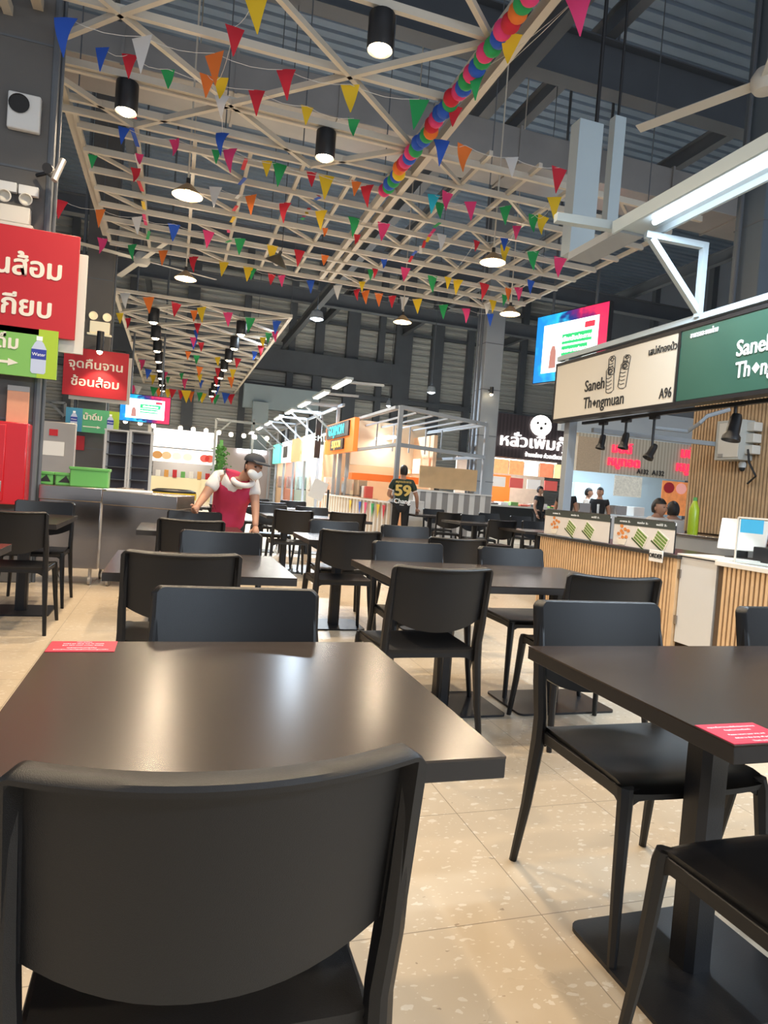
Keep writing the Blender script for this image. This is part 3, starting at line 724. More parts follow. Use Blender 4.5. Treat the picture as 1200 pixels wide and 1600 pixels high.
# electrical box group on the rear slats
def onwall(px, py, X=6.28): return atX(px, py, X)
p = onwall(1158, 690)
eb = thing('electrical_cabinet', 'pale grey electrical cabinet on the slatted stall wall', 'electrical box', p)
MB().box((-.10, 0, 0), (.2, .36, .46)).build('housing', mat('box_grey', (.5, .5, .46), .5), eb, .006); ed = MB().box((-.204, -.02, 0), (.008, .30, .40)).build('door', M_OFFW, eb, .003)
MB().box((-.21, .08, -.18), (.006, .07, .04)).build('label_plate', M_DUCT, ed)
p = onwall(1183, 690)
eb2 = thing('socket_stack', 'stack of grey plug sockets beside the electrical cabinet', 'socket')
eb2.location = p
for i in range(3): MB().box((-.06, 0, .16-.13*i), (.12, .12, .10)).build('socket', M_OFFW, eb2, .006); 
MB().tube([(-.12, 0, -.1), (-.14, -.05, -.25), (-.08, -.1, -.4), (-.03, .05, -.48)], .012).build('cable', M_IRON, eb2)
cb = MB().tube([atD(1020, 668, 7.2), atD(1075, 674, 7.2), atD(1095, 660, 7.0), atD(1105, 650, 7.0), atD(1140, 640, 7.0)], .022).build('conduit_pipe', M_GREYST); tag(cb, 'bent pale conduit pipe leading to the electrical cabinet', 'pipe')
p = onwall(1160, 728); cc = thing('dome_camera', 'small white dome camera below the electrical cabinet', 'camera', p)
MB().lathe([(.03, .05), (.045, .02), (.04, -.02)], n=14, cap=True).build('body', M_WHITE, cc); MB().ball((0, 0, -.03), .035).build('lens', M_INK, cc)

# menu boards standing on the counter edge
M_MENU = mat('menu_card', (.66, .63, .60), .4, var=.04, vscale=12)
M_MHEAD = mat('menu_header', (.05, .06, .055), .5)
def food_green(mb, cx, cz, w, t): pass
def menu(label, y0, y1, z0, z1, items):
    t = thing('menu_board', label, 'menu board', (XS-.035, y0, z0), -PI/2); w = y0-y1; h = z1-z0
    T0 = t; t = MB().span((0, 0, 0), (w, .012, h)).build('card', M_MENU, T0, .002, seg=1)
    MB().span((0, -.002, h*.76), (w, 0.0, h)).build('header_strip', M_MHEAD, t)
    MB().tube([(0, .006, 0), (0, .006, h-.03), (.03, .006, h+.005), (w-.03, .006, h+.005), (w, .006, h-.03), (w, .006, 0)], .006, 6).build('wire_frame', M_IRON, T0)
    for i in range(3): text(['กระทงทอง', 'ขนมกล้วย', 'ขนมใส่ไส้'][i]+'  35.-', .024, (w*(.2+.3*i), -.003, h*.88), M_WTXT, t, ext=.0005)
    for (fx, kind) in items:
        cx, cz = w*fx, h*.38
        R = Matrix.Translation((cx, 0, cz)) @ Matrix.Rotation(.5, 4, 'Y')
        if kind == 'g':
            b = MB(); s = .085; b.prism([(-s, -s*.7), (s, -s*.7), (s, s*.7), (-s, s*.7)], -.003, R); tr = b.build('tray_picture', mat('food_tray_print', (.70, .66, .58), .5), t)
            b = MB()
            for k in range(4): b.prism([(-s*.85, -s*.6+k*s*.32), (s*.85, -s*.6+k*s*.32), (s*.85, -s*.38+k*s*.32), (-s*.85, -s*.38+k*s*.32)], -.005, R)
            b.build('food_picture', mat('pandan_green', (.14, .24, .05), .5, var=.5, vscale=40), t)
            b = MB(); b.prism([(-s*1.15, -s*.9), (s*1.1, -s*.9), (s*1.1, -s*.72), (-s*1.15, -s*.72)], -.002, R); b.build('leaf_picture', mat('leaf_dark', (.05, .09, .03), .5), t)
        else:
            b = MB()
            for k in range(9):
                a = k*2.4; r = .018*math.sqrt(k); x = cx+r*math.cos(a)*1.6; z = cz+.02+r*math.sin(a)*1.5
                b.prism([(x+.022*math.cos(q), z+.016*math.sin(q)) for q in [i*PI/4 for i in range(8)]], -.003-.0004*k)
            b.build('food_picture', mat('crispy_orange', (.60, .22, .06), .5, var=.5, vscale=60), t)
            b = MB(); b.prism([(cx-.07, cz-.035), (cx+.07, cz-.035), (cx+.045, cz-.085), (cx-.04, cz-.085)], -.006); b.build('tray_picture', mat('food_tray_print', (.70, .66, .58), .5), t)
    return t
menu('left menu board with orange and green sweets on the slatted counter', 6.52, 5.36, .835, 1.10, ((.18, 'o'), (.45, 'g'), (.72, 'g')))
menu('right menu board with three trays of sweets on the slatted counter', 5.30, 4.50, .835, 1.09, ((.17, 'o'), (.48, 'g'), (.80, 'g')))
od = thing('order_sign', 'small white ORDER sign hanging on the counter edge', 'sign', (XS-.06, 4.76, .795), -PI/2)
MB().span((0, 0, -.05), (.17, .006, .05)).build('card', M_WHITE, od, .004); text('ORDER', .05, (.085, -.003, 0), M_INK, od, bold=.001)
# things on the counter
def onX(px, py, X): return atX(px, py, X)
p = atX(1092, 830, 4.5)
pos = thing('payment_screen', 'white touch screen seen from behind on the stall counter', 'screen', (4.42, 4.25, .835), -PI/2+.5)
b = MB(); b.box((0, 0, .20), (.36, .02, .26), Matrix.Rotation(-.25, 3, 'X')); b.build('screen_back', M_WHITE, pos, .006)
MB().box((0, .03, .07), (.08, .03, .14)).build('stand', M_IRON, pos, .004); MB().box((0, .04, .008), (.22, .2, .016)).build('foot', M_IRON, pos, .004)
tag(MB().box((4.55, 3.95, .835+.06), (.3, .34, .12)).build('cash_drawer', M_IRON, None, .006), 'black cash drawer beside the touch screen', 'cash drawer')
tag(MB().box((4.58, 3.92, .98), (.2, .24, .05)).build('blue_box', mat('cobalt_plastic', (.02, .12, .45), .4), None, .006), 'cobalt blue box lying on the black cash drawer', 'box')
p = atX(1085, 795, 5.95); bo = thing('drink_bottle', 'tall green and yellow bottle on the back counter', 'bottle', (5.95, p.y, .93))
MB().lathe([(.001, 0), (.055, 0), (.06, .03), (.058, .30), (.03, .38), (.022, .40)], n=18).build('body', mat('lime_liquid', (.45, .60, .03), .25), bo); MB().lathe([(.024, .40), (.024, .44), (.001, .445)], n=14).build('cap', M_GREENP, bo)
bl = MB().tube([(5.9, 5.0, .93), (5.9, 5.0, 1.15), (5.9, 5.1, 1.17)], .02).build('blue_tap', M_BLUEP); tag(bl, 'sky blue bent tap on the back counter', 'tap')
gp = thing('glass_screen', 'clear acrylic sneeze screen standing on the right counter end', 'screen', (XS+.05, 3.95, .836), 0)
MB().span((0, -.95, 0), (.012, 0, .34)).build('pane', M_GLASS, gp); MB().span((0, -.95, .0), (.35, -.938, .34)).build('side_pane', M_GLASS, gp)
e_ = MB(); e_.bar((0, 0, 0), (0, 0, .34), .012, .012); e_.bar((0, 0, .34), (0, -.95, .34), .012, .012); e_.build('edge_trim', M_OFFW, gp)
MB().box((-.006, -.13, .28), (.004, .2, .10)).build('blue_tape', M_BLUEP, gp)

# ================================================================== SIGNS AT THE LEFT
def bottle_icon(parent, cx, cz, h):
    w = h*.36
    def P(l): return [(cx+x*w, cz+z*h) for x, z in l]
    MB().prism(P([(-.5, -.45), (-.4, -.5), (.4, -.5), (.5, -.45), (.5, .15), (.3, .30), (.16, .36), (-.16, .36), (-.3, .30), (-.5, .15)]), -.004).build('bottle_picture', mat('bottle_print', (.55, .62, .80), .5), parent)
    MB().prism(P([(-.2, .37), (.2, .37), (.2, .48), (-.2, .48)]), -.004).build('cap_picture', M_WTXT, parent)
    MB().prism(P([(-.5, -.12), (.5, -.12), (.5, .14), (-.5, .14)]), -.006).build('label_picture', mat('bottle_label_print', (.03, .05, .35), .5), parent)
    text('Water', h*.12, (cx, -.008, cz), M_WTXT, parent, ext=.001)
def arrow(parent, x0, x1, z, s=.02):
    MB().prism([(x0, z-s*.35), (x1-s*2.5, z-s*.35), (x1-s*2.5, z-s), (x1, z), (x1-s*2.5, z+s), (x1-s*2.5, z+s*.35), (x0, z+s*.35)], -.004).build('arrow', M_TXT, parent)
s1 = thing('return_sign', 'large red Thai sign at the left edge pointing out the cutlery return', 'sign', (-.99, 7.1, 2.40))
q1 = MB().span((-1.27, 0, 0), (0, .03, .985)).build('panel', M_RED, s1, .003, seg=1)
text('ช้อนส้อม', .255, (-.13, -.004, .62), M_TXT, q1, bold=.006, align='RIGHT', sx=.98); text('ตะเกียบ', .255, (-.20, -.004, .25), M_TXT, q1, bold=.006, align='RIGHT', sx=.98)
s1b = MB().span((-2.20, 7.16, 2.28), (-.92, 7.19, 3.24)).build('blank_board', M_OFFW, None, .003); tag(s1b, 'off-white board showing behind the large red sign', 'board')
s2 = thing('drinking_water_sign', 'green sign with bottle and arrow beneath the large red sign', 'sign', (-1.13, 7.1, 2.0))
MB().span((-1.15, 0, 0), (0, .03, .46)).build('panel', M_GREEN, s2, .003, seg=1)
MB().span((-.17, -.003, 0), (0, 0, .46)).build('side_panel', mat('lime_print', (.40, .58, .04), .5), s2)
text('น้ำดื่ม', .17, (-.52, -.005, .30), M_TXT, s2, bold=.004); arrow(s2, -.9, -.33, .12, .035); bottle_icon(s2, -.16, .22, .36)
s3 = thing('return_sign', 'smaller red Thai sign for plates and cutlery under a spotlight', 'sign', (-1.06, 15.35, 2.68))
q3 = MB().span((-1.26, 0, 0), (0, .03, .99)).build('panel', M_RED, s3, .003, seg=1)
text('จุดคืนจาน', .25, (-.63, -.004, .66), M_TXT, q3, bold=.004, sx=1.1); text('ช้อนส้อม', .25, (-.63, -.004, .29), M_TXT, q3, bold=.004, sx=1.1)
tag(MB().span((-2.2, 15.43, 2.6), (-1.0, 15.46, 3.6)).build('blank_board', M_OFFW), 'off-white board edge behind the smaller red sign', 'board')
s4 = thing('drinking_water_sign', 'blue-green sign with two bottles below the smaller red sign', 'sign', (-1.18, 15.35, 1.93))
MB().span((-1.04, 0, 0), (-.72, .03, .49)).build('blue_panel', mat('blue_print', (.06, .28, .46), .5), s4); MB().span((-.72, 0, 0), (-.2, .03, .49)).build('green_panel', mat('teal_green_print', (.10, .42, .20), .5), s4); MB().span((-.2, 0, 0), (0, .03, .49)).build('lime_panel', mat('lime_print', (.40, .58, .04), .5), s4)
text('น้ำดื่ม', .17, (-.52, -.005, .32), M_TXT, s4, bold=.004); arrow(s4, -.70, -.35, .12, .03); bottle_icon(s4, -.88, .25, .36); bottle_icon(s4, -.17, .25, .36)
# spotlight over the smaller red sign + emergency lamps
def emergency(label, p, glow_=False, s=1.0):
    t = thing('emergency_light', label, 'lamp', p)
    mm = mat('lit_cream_plastic', (.85, .74, .50), .5, emit=.35) if glow_ else M_OFFW
    MB().box((0, 0, 0), (.26*s, .08, .16*s)).build('battery_box', mm, t, .01)
    MB().box((0, 0, -.10*s), (.32*s, .1, .03)).build('bracket', mm, t, .004)
    for k in (-1, 1):
        b = MB(); b.lathe([(.001, .03), (.045*s, .02), (.06*s, -.02), (.05*s, -.025)], n=16); b.bm.transform(Matrix.Translation((k*.09*s, -.03, .15*s)) @ Matrix.Rotation(-PI/2, 4, 'X')); b.build('lamp_head', mm, t)
emergency('twin-headed emergency light on the left column, unlit', (-1.58, 7.22, 3.52))
emergency('glowing twin-headed emergency light above the smaller red sign', atY(156, 512, 15.5), True, 1.5)
sp = thing('sign_spotlight', 'black spotlight shining down on the smaller red sign', 'lamp', atY(156, 545, 14.9))
MB().tube([(0, 0, .35), (0, 0, -.05)], .07, 14).build('barrel', M_IRON, sp); MB().bar((0, 0, .25), (0, .64, .25), .03, .03).build('arm', M_IRON, sp); MB().ball((0, 0, -.06), .055).build('bulb', M_BULBW, sp)
lamp('SPOT', 'lamp_light', (0, 0, -.12), 60, WARM, sp, .05, (.35, 0, 0), 1.5, .5)
# speaker-like box, plates and cables on the left column
ch = thing('camera_box', 'white wall box with a round dark opening high on the left column', 'speaker', (-1.56, 7.26, 4.5))
MB().box((0, 0, 0), (.28, .07, .34)).build('housing', M_WHITE, ch, .015); b = MB(); b.lathe([(.001, 0), (.085, 0), (.09, .01)], n=20); b.bm.transform(Matrix.Translation((-.04, -.037, .06)) @ Matrix.Rotation(PI/2, 4, 'X')); b.build('opening', M_INK, ch)
for i, (px, py, w) in enumerate(((45, 299, .17), (12, 292, .16))):
    p = atY(px, py, 7.24); tag(MB().box(p, (w, .05, .09)).build('wall_socket', M_WHITE, None, .006), ['white socket plate above the unlit emergency light', 'white socket plate at the extreme left above the red sign'][i], 'socket')
p = atY(77, 270, 7.0); ct = thing('security_camera', 'dark bullet camera on the right side of the left column', 'camera', p)
MB().tube([(0, -.1, 0), (0, .12, .05)], .045, 14).build('body', M_IRON, ct); MB().tube([(0, .1, .05), (-.15, .25, .05)], .018).build('arm', M_IRON, ct); MB().tube([(.06, -.1, -.1), (.12, -.05, .12)], .03).build('antenna', M_DUCT, ct)
for par, y1, xs in ((s1, .22, (-.8, -.5)), (s2, .22, (-.7, -.45)), (s3, .21, (-.85, -.5)), (s4, .21, (-.8, -.5))):
    for x in xs: MB().span((x-.02, .03, .15), (x+.02, y1, .30)).build('bracket', M_DARKST, par)
# fire cabinet
fc = thing('fire_hose_cabinet', 'red fire hose cabinet on the left column', 'cabinet', (-1.62, 7.28, .78))
MB().span((-.35, -.22, 0), (.28, 0, .78)).build('body', M_REDG, fc, .01); MB().span((-.33, -.235, .03), (.10, -.22, .75)).build('door', M_REDG, fc, .006)
fd = [c for c in kids(fc) if c.name.startswith('door')][0]
MB().span((-.30, -.24, .12), (.02, -.234, .62)).build('door_window', M_INK, fd, .02); MB().span((.05, -.25, .12), (.085, -.235, .22)).build('latch', M_DUCT, fd, .003)
pp = thing('paper_notice', 'hanging orange-tinted paper packet on the left column', 'notice', atY(30, 608, 7.2))
MB().span((-.10, 0, -.38), (.09, .02, -.02)).build('sheet', mat('salmon_paper', (.75, .36, .22), .7, var=.1, vscale=10), pp, .004); MB().span((-.10, 0, -.02), (.09, .02, .03)).build('clip', M_DUCT, pp); MB().span((-.1, 0, -.44), (.06, .015, -.38)).build('slip', M_WHITE, pp)

# ================================================================== RETURN COUNTER (steel)
def steel_unit(label, x0, x1, y0, y1, z1=.96):
    L = math.hypot(x1-x0, y1-y0); a = math.atan2(y1-y0, x1-x0)
    t = thing('steel_counter', label, 'counter', (x0, y0, 0), a, 'stainless return counters')
    MB().span((0, 0, .17), (L-.012, .6, z1-.14)).build('body', M_STEEL, t, .004); MB().span((-.005, -.012, z1-.14), (L-.005, .62, z1)).build('top', M_STEEL, t, .006)
    for k in (.08, L-.09):
        for yy in (.05, .5):
            c = MB(); c.tube([(k, yy, .17), (k, yy, .08)], .016); c = c.build('castor', M_DUCT, t); MB().tube([(k-.012, yy, .045), (k+.012, yy, .045)], .045, 14).build('wheel', M_DUCT, c)
    return t
steel_unit('left stainless wheeled return counter', -1.25, -.665, 7.30, 7.22, .985)
steel_unit('right stainless wheeled return counter with the tray on top', -.66, .06, 7.22, 7.0, .965)
def bin_(label, p, w, d, h, m, inkk=False):
    t = thing('plastic_bin', label, 'bin', p); MB().span((-w/2, -d/2, 0), (w/2, d/2, h)).build('tub', m, t, .01); MB().span((-w/2-.01, -d/2-.01, h-.03), (w/2+.01, d/2+.01, h)).build('rim', m, t, .006)
    if inkk: MB().prism([(-.05, .03), (.06, .03), (.02, .10)], -.002, Matrix.Translation((0, -d/2-.001, 0))).build('emblem', M_INK, t)
bin_('green bin with dark emblem at left on the steel counter', (-1.24, 7.55, .985), .16, .2, .13, M_GREENP, True)
bin_('green bin with dark emblem, second on the steel counter', (-1.06, 7.55, .985), .16, .2, .13, M_GREENP, True)
bin_('large green box on the steel counter right of the two bins', (-.82, 7.52, .985), .36, .25, .20, M_GREENP)
ty = thing('serving_tray', 'white tray with cutlery on the right steel counter', 'tray', (-.42, 7.42, .966))
MB().span((-.22, -.15, 0), (.22, .15, .02)).build('dish', M_WHITE, ty, .006)
for k in range(4): MB().tube([(-.12+.06*k, -.05, .03), (-.05+.06*k, .06, .035)], .006).build('spoon', M_STEEL, ty)
yb = thing('waste_bin', 'black bin with yellow rim liner behind the steel counter end', 'bin', (.02, 8.6, 0))
MB().lathe([(.18, 0), (.22, .9), (.26, .94), (.26, .98), (.2, 1.0)], n=20).build('tub', M_IRON, yb); MB().lathe([(.262, .88), (.266, .96)], n=20).build('liner', mat('yellow_liner', (.80, .55, .03), .4), yb)

# stainless hood / partition behind at left
M_SATIN = mat('satin_steel_sheet', (.58, .53, .48), .35, .8, var=.2, vscale=1.2)
hd = thing('steel_partition', 'tall brushed steel screen with a red plate and paper notice', 'partition', (0, 10.5, 0))
a = atY(48, 655, 10.5); b_ = atY(120, 655, 10.5)
MB().span((a.x-.1, 0, 0), (b_.x, .08, a.z)).build('sheet', M_SATIN, hd, .01)
q = atY(82, 675, 10.4); MB().box((q.x, -.01, q.z), (.11, .02, .09)).build('red_plate', M_RED, hd); q = atY(79, 700, 10.4); MB().box((q.x, -.006, q.z), (.32, .01, .20)).build('paper_notice', M_WHITE, hd)
# tray trolleys
def trolley(label, px0, px1, D, pyt=672):
    a = atY(px0, pyt, D); b = atY(px1, pyt, D); t = thing('tray_trolley', label, 'trolley', (a.x, D, 0)); w = b.x-a.x; h = a.z
    for x in (0, w):
        for y in (0, .5): MB().span((x-.02, y-.02, 0), (x+.02, y+.02, h)).build('upright', M_WHITE, t)
    for k in range(7):
        z = .25+k*(h-.35)/6.5
        MB().span((0, 0, z), (w, .5, z+.015)).build('shelf', M_DARKST, t)
    MB().span((0, .5, .1), (w, .52, h)).build('back_panel', mat('trolley_back', (.12, .11, .13), .4), t)
    MB().span((-.03, -.03, h), (w+.03, .55, h+.03)).build('top_frame', M_WHITE, t)
trolley('tall grey tray trolley beside the smaller signs, left one', 166, 201, 14.2)
trolley('tall grey tray trolley, right one next to the lit stall', 205, 238, 14.2, 674)

# ================================================================== LIT SCREENS
def led(label, c, w, h, rz, variant):
    t = thing('video_screen', label, 'screen', c, rz)
    MB().span((-w/2, 0, -h/2), (w/2, .12, h/2)).build('casing', M_IRON, t)
    b = MB()
    m = bpy.data.materials.new('screen_picture_'+['a', 'b'][variant]); m.use_nodes = True; nt = m.node_tree; pb = nt.nodes['Principled BSDF']; pb.inputs['Base Color'].default_value = (0, 0, 0, 1)
    tc = nt.nodes.new('ShaderNodeTexCoord'); mp = nt.nodes.new('ShaderNodeMapping'); mp.inputs['Scale'].default_value = (1/w, 1, 1/h); nt.links.new(tc.outputs['Object'], mp.inputs['Vector'])
    sx = nt.nodes.new('ShaderNodeSeparateXYZ'); nt.links.new(mp.outputs['Vector'], sx.inputs[0])
    ns = nt.nodes.new('ShaderNodeTexNoise'); ns.inputs['Scale'].default_value = 5; nt.links.new(mp.outputs['Vector'], ns.inputs['Vector'])
    ad = nt.nodes.new('ShaderNodeMath'); ad.operation = 'MULTIPLY_ADD'; nt.links.new(ns.outputs['Fac'], ad.inputs[0]); ad.inputs[1].default_value = .9; nt.links.new(sx.outputs['X'], ad.inputs[2])
    cr = nt.nodes.new('ShaderNodeValToRGB'); e = cr.color_ramp.elements
    e[0].position = .05; e[0].color = (.01, .25, .75, 1); e[1].position = .98; e[1].color = (.75, .02, .10, 1)
    for ps_, c_ in ((.3, (.03, .55, .90, 1)), (.45, (.01, .03, .2, 1)), (.62, (.25, .01, .12, 1)), (.75, (.80, .03, .10, 1))):
        x = e.new(ps_); x.color = c_
    nt.links.new(ad.outputs[0], cr.inputs[0]); nt.links.new(cr.outputs[0], pb.inputs['Emission Color']); pb.inputs['Emission Strength'].default_value = 1.3
    MB().span((-w/2+.02, -.006, -h/2+.02), (w/2-.02, 0, h/2-.02)).build('picture', m, t)
    MB().span((-w*.38, -.010, -h*.36), (w*.38, -.006, h*.34)).build('notice_panel', glow('screen_white', (.80, .92, .95), 1.2), t)
    g = glow('screen_green', (.02, .42, .14), 1.1)
    MB().span((-w*.10, -.014, h*.02), (w*.30, -.010, h*.16)).build('green_strip', g, t); MB().span((-w*.10, -.014, -h*.14), (w*.25, -.010, -h*.01)).build('green_strip', g, t)
    MB().span((w*.20, -.014, h*.20), (w*.33, -.010, h*.28)).build('red_tab', glow('screen_red', (.75, .03, .06), 1.1), t)
    tw = glow('screen_text', (.95, .97, .95), 1.2)
    text('เลือกรับประทาน', h*.085, (w*.10, -.017, h*.085), tw, t, bold=.004); text('อร่อยสะอาดปลอดภัย', h*.075, (w*.08, -.017, -h*.08), tw, t, bold=.004)
    text('www.foodcourt', h*.04, (w*.08, -.013, -h*.22), g, t)
    # figure in the picture
    for x in (-w*.3, w*.3): MB().tube([(x, .06, h/2), (x, .06, ZR-c[2])], .03).build('suspension_pole', M_DARKST, t)
    f = glow('screen_figure', (.35, .16, .14), 1.0)
    MB().prism([(-w*.27, -h*.30), (-w*.17, -h*.30), (-w*.18, -h*.06), (-w*.20, h*.02), (-w*.24, h*.02), (-w*.26, -h*.06)], -.012).build('figure_picture', f, t)
    return t
pa = atY(227, 639, 22); led('distant lit video screen past the smaller red sign', atY(227, 639, 22), (atY(268, 639, 22)-atY(188, 639, 22)).x, (atY(200, 612, 22)-atY(190, 655, 22)).z, -.02, 0)
a = atX(838, 505, 9.0); b_ = atX(953, 468, 9.0); c_ = atX(832, 617, 9.0)
# screen hangs at an angle to the aisle
P1 = atD(835, 561, 15.5); P2 = atD(951, 506, 13.8)
hh = (atD(838, 505, 15.5)-atD(832, 617, 15.5)).length
led('large tilted-looking video screen above the beige signboard', (P1+P2)/2+Vector((0, 0, -.05)), (P2.xy-P1.xy).length, hh*.93, math.atan2(P2.y-P1.y, P2.x-P1.x), 1)

# ================================================================== PAPER DECORATIONS
def bunting(label, flags, z=5.30, size=(.19, .29), cord=True):
    pts = [atZ(f[0], f[1], z) for f in flags]
    t = thing('bunting_string', label, 'bunting', pts[0], 0, 'coloured pennant strings'); o = pts[0]
    if cord:
        mb = MB(); q = []
        for a, b in zip(pts, pts[1:]):
            for k in range(4):
                s = k/4; p = a.lerp(b, s)-o; p.z -= .05*math.sin(PI*s); q.append(p)
        q.append(pts[-1]-o); mb.tube(q, .003, 4).build('cord', M_WHITE, t)
    for p, f_ in zip(pts, flags):
        s = f_[3] if len(f_) > 3 else 1.0
        w, h = size[0]*s, size[1]*s
        ang = random.uniform(-.45, .45)-.25; curl = random.uniform(-.04, .04); lean = random.uniform(-.12, .12)
        b = MB(); rows = 6; prev = None
        R = Matrix.Translation(p-o) @ Matrix.Rotation(ang, 4, 'Z') @ Matrix.Rotation(lean, 4, 'Y')
        for k in range(rows+1):
            v = k/rows; hw = w/2*(1-v)+.004; y = curl*math.sin(v*PI*1.2)
            ring = [b.bm.verts.new(R @ Vector(c)) for c in ((-hw, y, -h*v), (0, y+curl*.4*(1-v), -h*v), (hw, y, -h*v), (0, y+curl*.4*(1-v)+.003, -h*v))]
            if prev:
                for i in range(4): b.bm.faces.new((prev[i], prev[(i+1) % 4], ring[(i+1) % 4], ring[i]))
            prev = ring
        b.build('pennant', M_FLAG[f_[2]], t)
    return t
bunting('nearest pennant string: blue, white, orange, red, yellow, green', [(103, 28, 'B', 1.2), (222, 57, 'W', 1.2), (335, 83, 'O', 1.1), (447, 109, 'R'), (547, 132, 'Y'), (655, 155, 'G', 1.1)])
bunting('pennant string starting with a pink flag above the first cone pendant', [(194, 199, 'B', .7), (272, 217, 'P', .75), (360, 233, 'P'), (437, 256, 'G'), (510, 274, 'Y', 1.1), (574, 290, 'R')])
bunting('small pennants woven behind the pink-green-yellow string', [(338, 234, 'G', .6), (417, 251, 'Y', .7), (487, 268, 'R', .7), (557, 283, 'O', .7)])
bunting('pennant string starting at the unlit left column with a red flag', [(96, 313, 'R'), (157, 327, 'O'), (214, 339, 'W'), (272, 350, 'B'), (326, 361, 'P'), (375, 372, 'G'), (426, 383, 'Y'), (468, 391, 'R'), (508, 398, 'O', .7)])
bunting('middle pennant string from white flag to pink flag under the grid', [(337, 292, 'W'), (392, 305, 'O'), (446, 317, 'R'), (502, 329, 'Y'), (553, 340, 'G'), (600, 348, 'P'), (690, 366, 'W', .9)])
bunting('pennants along the far left edge of the ladder grid', [(160, 372, 'P'), (207, 382, 'G'), (255, 391, 'O'), (303, 401, 'R'), (350, 409, 'Y'), (388, 417, 'Y'), (395, 419, 'G', .8), (425, 428, 'R', .8), (440, 430, 'P', .8), (485, 438, 'B', .9)], 5.36)
bunting('pennants along the far centre edge of the ladder grid', [(528, 446, 'W'), (558, 452, 'R', .8), (571, 454, 'O'), (592, 458, 'O'), (613, 462, 'R', .9), (632, 464, 'W'), (652, 467, 'Y', 1.1), (693, 476, 'G', 1.1), (728, 482, 'P', 1.1), (766, 490, 'B')], 5.36)
bunting('pennant string right of the garland starting with a blue flag', [(690, 219, 'B'), (727, 227, 'O', 1.1), (800, 246, 'W', .8), (874, 262, 'R', 1.1)])
bunting('pennants with cyan, pink and green right below the garland end', [(678, 304, 'C', .9), (700, 300, 'P', .9), (688, 316, 'G', .8), (735, 315, 'P', .9), (790, 322, 'G', .9)])
bunting('pennants with two yellow flags below the broad hanging channel', [(835, 335, 'G', .9), (850, 337, 'Y'), (866, 308, 'Y', 1.0), (808, 353, 'P', .7), (790, 384, 'Y', 1.0), (833, 392, 'G', 1.1), (876, 402, 'P', 1.2)])
bunting('pennants between the two right cone pendants', [(788, 372, 'B', .7), (745, 376, 'R', .6), (700, 433, 'Y', .8), (676, 431, 'G', 1.1), (716, 437, 'Y', 1.0), (757, 443, 'R', 1.1), (795, 450, 'O', .9), (810, 449, 'P', .9), (830, 438, 'B', .9), (789, 461, 'G', .8), (770, 469, 'Y', .9), (762, 474, 'W', .8)])
bunting('loose pennants high at the top left centre of the lattice', [(401, -6, 'Y', 1.1), (367, 42, 'R', .9), (345, 120, 'Y', .8), (324, 117, 'O', .8), (347, 150, 'W', .8), (348, 208, 'B', .9)])
bunting('loose pennants among the braces above the first can lamp at left', [(160, 74, 'B', .8), (203, 85, 'R', .8), (262, 108, 'G', .7), (401, 141, 'R', .9), (480, 166, 'Y', .7), (553, 185, 'G', .7)])
bunting('pennants hanging along the left rod between can lamp and column', [(80, 234, 'Y', .9), (145, 242, 'G', .6), (212, 262, 'R', .7), (218, 240, 'P', .5)], cord=False)
bunting('pennants on the cord right of the garland near the roof', [(800, 50, 'Y', 1.0), (745, 113, 'G', .9), (905, -6, 'P', 1.1), (712, 165, 'R', .8)])
bunting('pennants below the ladder grid left of the tilted pendant', [(508, 356, 'O', .5), (558, 366, 'R', .6), (600, 405, 'B', .6), (634, 418, 'P', .9), (580, 421, 'G', .7), (566, 440, 'Y', .7), (586, 420, 'R', .6)], cord=False)
bunting('pennants along the near edge of the farther lattice', [(196, 458, 'W', 1.2), (232, 464, 'O', 1.3), (276, 473, 'R', 1.2), (315, 480, 'Y', 1.3), (356, 488, 'P', 1.2), (391, 496, 'G', 1.3), (433, 501, 'B', 1.2)], 5.34, (.20, .30))
bunting('pennants under the middle of the farther lattice, left half', [(187, 489, 'Y'), (200, 497, 'R'), (222, 562, 'P', 1.4), (232, 577, 'B', 1.4), (239, 586, 'Y', 1.5), (259, 581, 'P'), (263, 589, 'G'), (284, 583, 'G'), (289, 592, 'P', 1.6)], 5.3, (.19, .29), False)
bunting('pennants under the middle of the farther lattice, centre strip', [(303, 485, 'O'), (309, 505, 'R'), (307, 515, 'B'), (302, 527, 'P'), (314, 535, 'R'), (303, 532, 'B'), (294, 549, 'O'), (307, 555, 'G', 1.1), (312, 573, 'O', 1.3), (312, 585, 'Y', 1.2), (315, 594, 'B', 1.3)], 5.3, (.19, .29), False)
bunting('pennants under the middle of the farther lattice, right half', [(430, 518, 'P'), (420, 520, 'G'), (411, 527, 'Y'), (408, 540, 'R', 1.1), (398, 549, 'B'), (372, 560, 'R', 1.2), (340, 558, 'Y', 1.1), (364, 577, 'Y', 1.3), (361, 589, 'O', 1.6), (341, 575, 'R', 1.3), (339, 588, 'R', 1.5), (339, 603, 'B', 1.5)], 5.3, (.19, .29), False)
bunting('row of pennants at the far end of the farther lattice', [(199, 601, 'B'), (208, 602, 'P'), (216, 603, 'W'), (241, 605, 'G'), (249, 606, 'O'), (263, 608, 'Y'), (270, 608, 'R'), (284, 610, 'R'), (291, 610, 'Y', 1.3), (299, 612, 'O', 1.1), (312, 613, 'G'), (317, 614, 'Y', 1.1), (333, 615, 'R'), (337, 616, 'G', 1.1), (353, 614, 'B', 1.1), (361, 616, 'R', 1.1)], 5.3, (.36, .48))
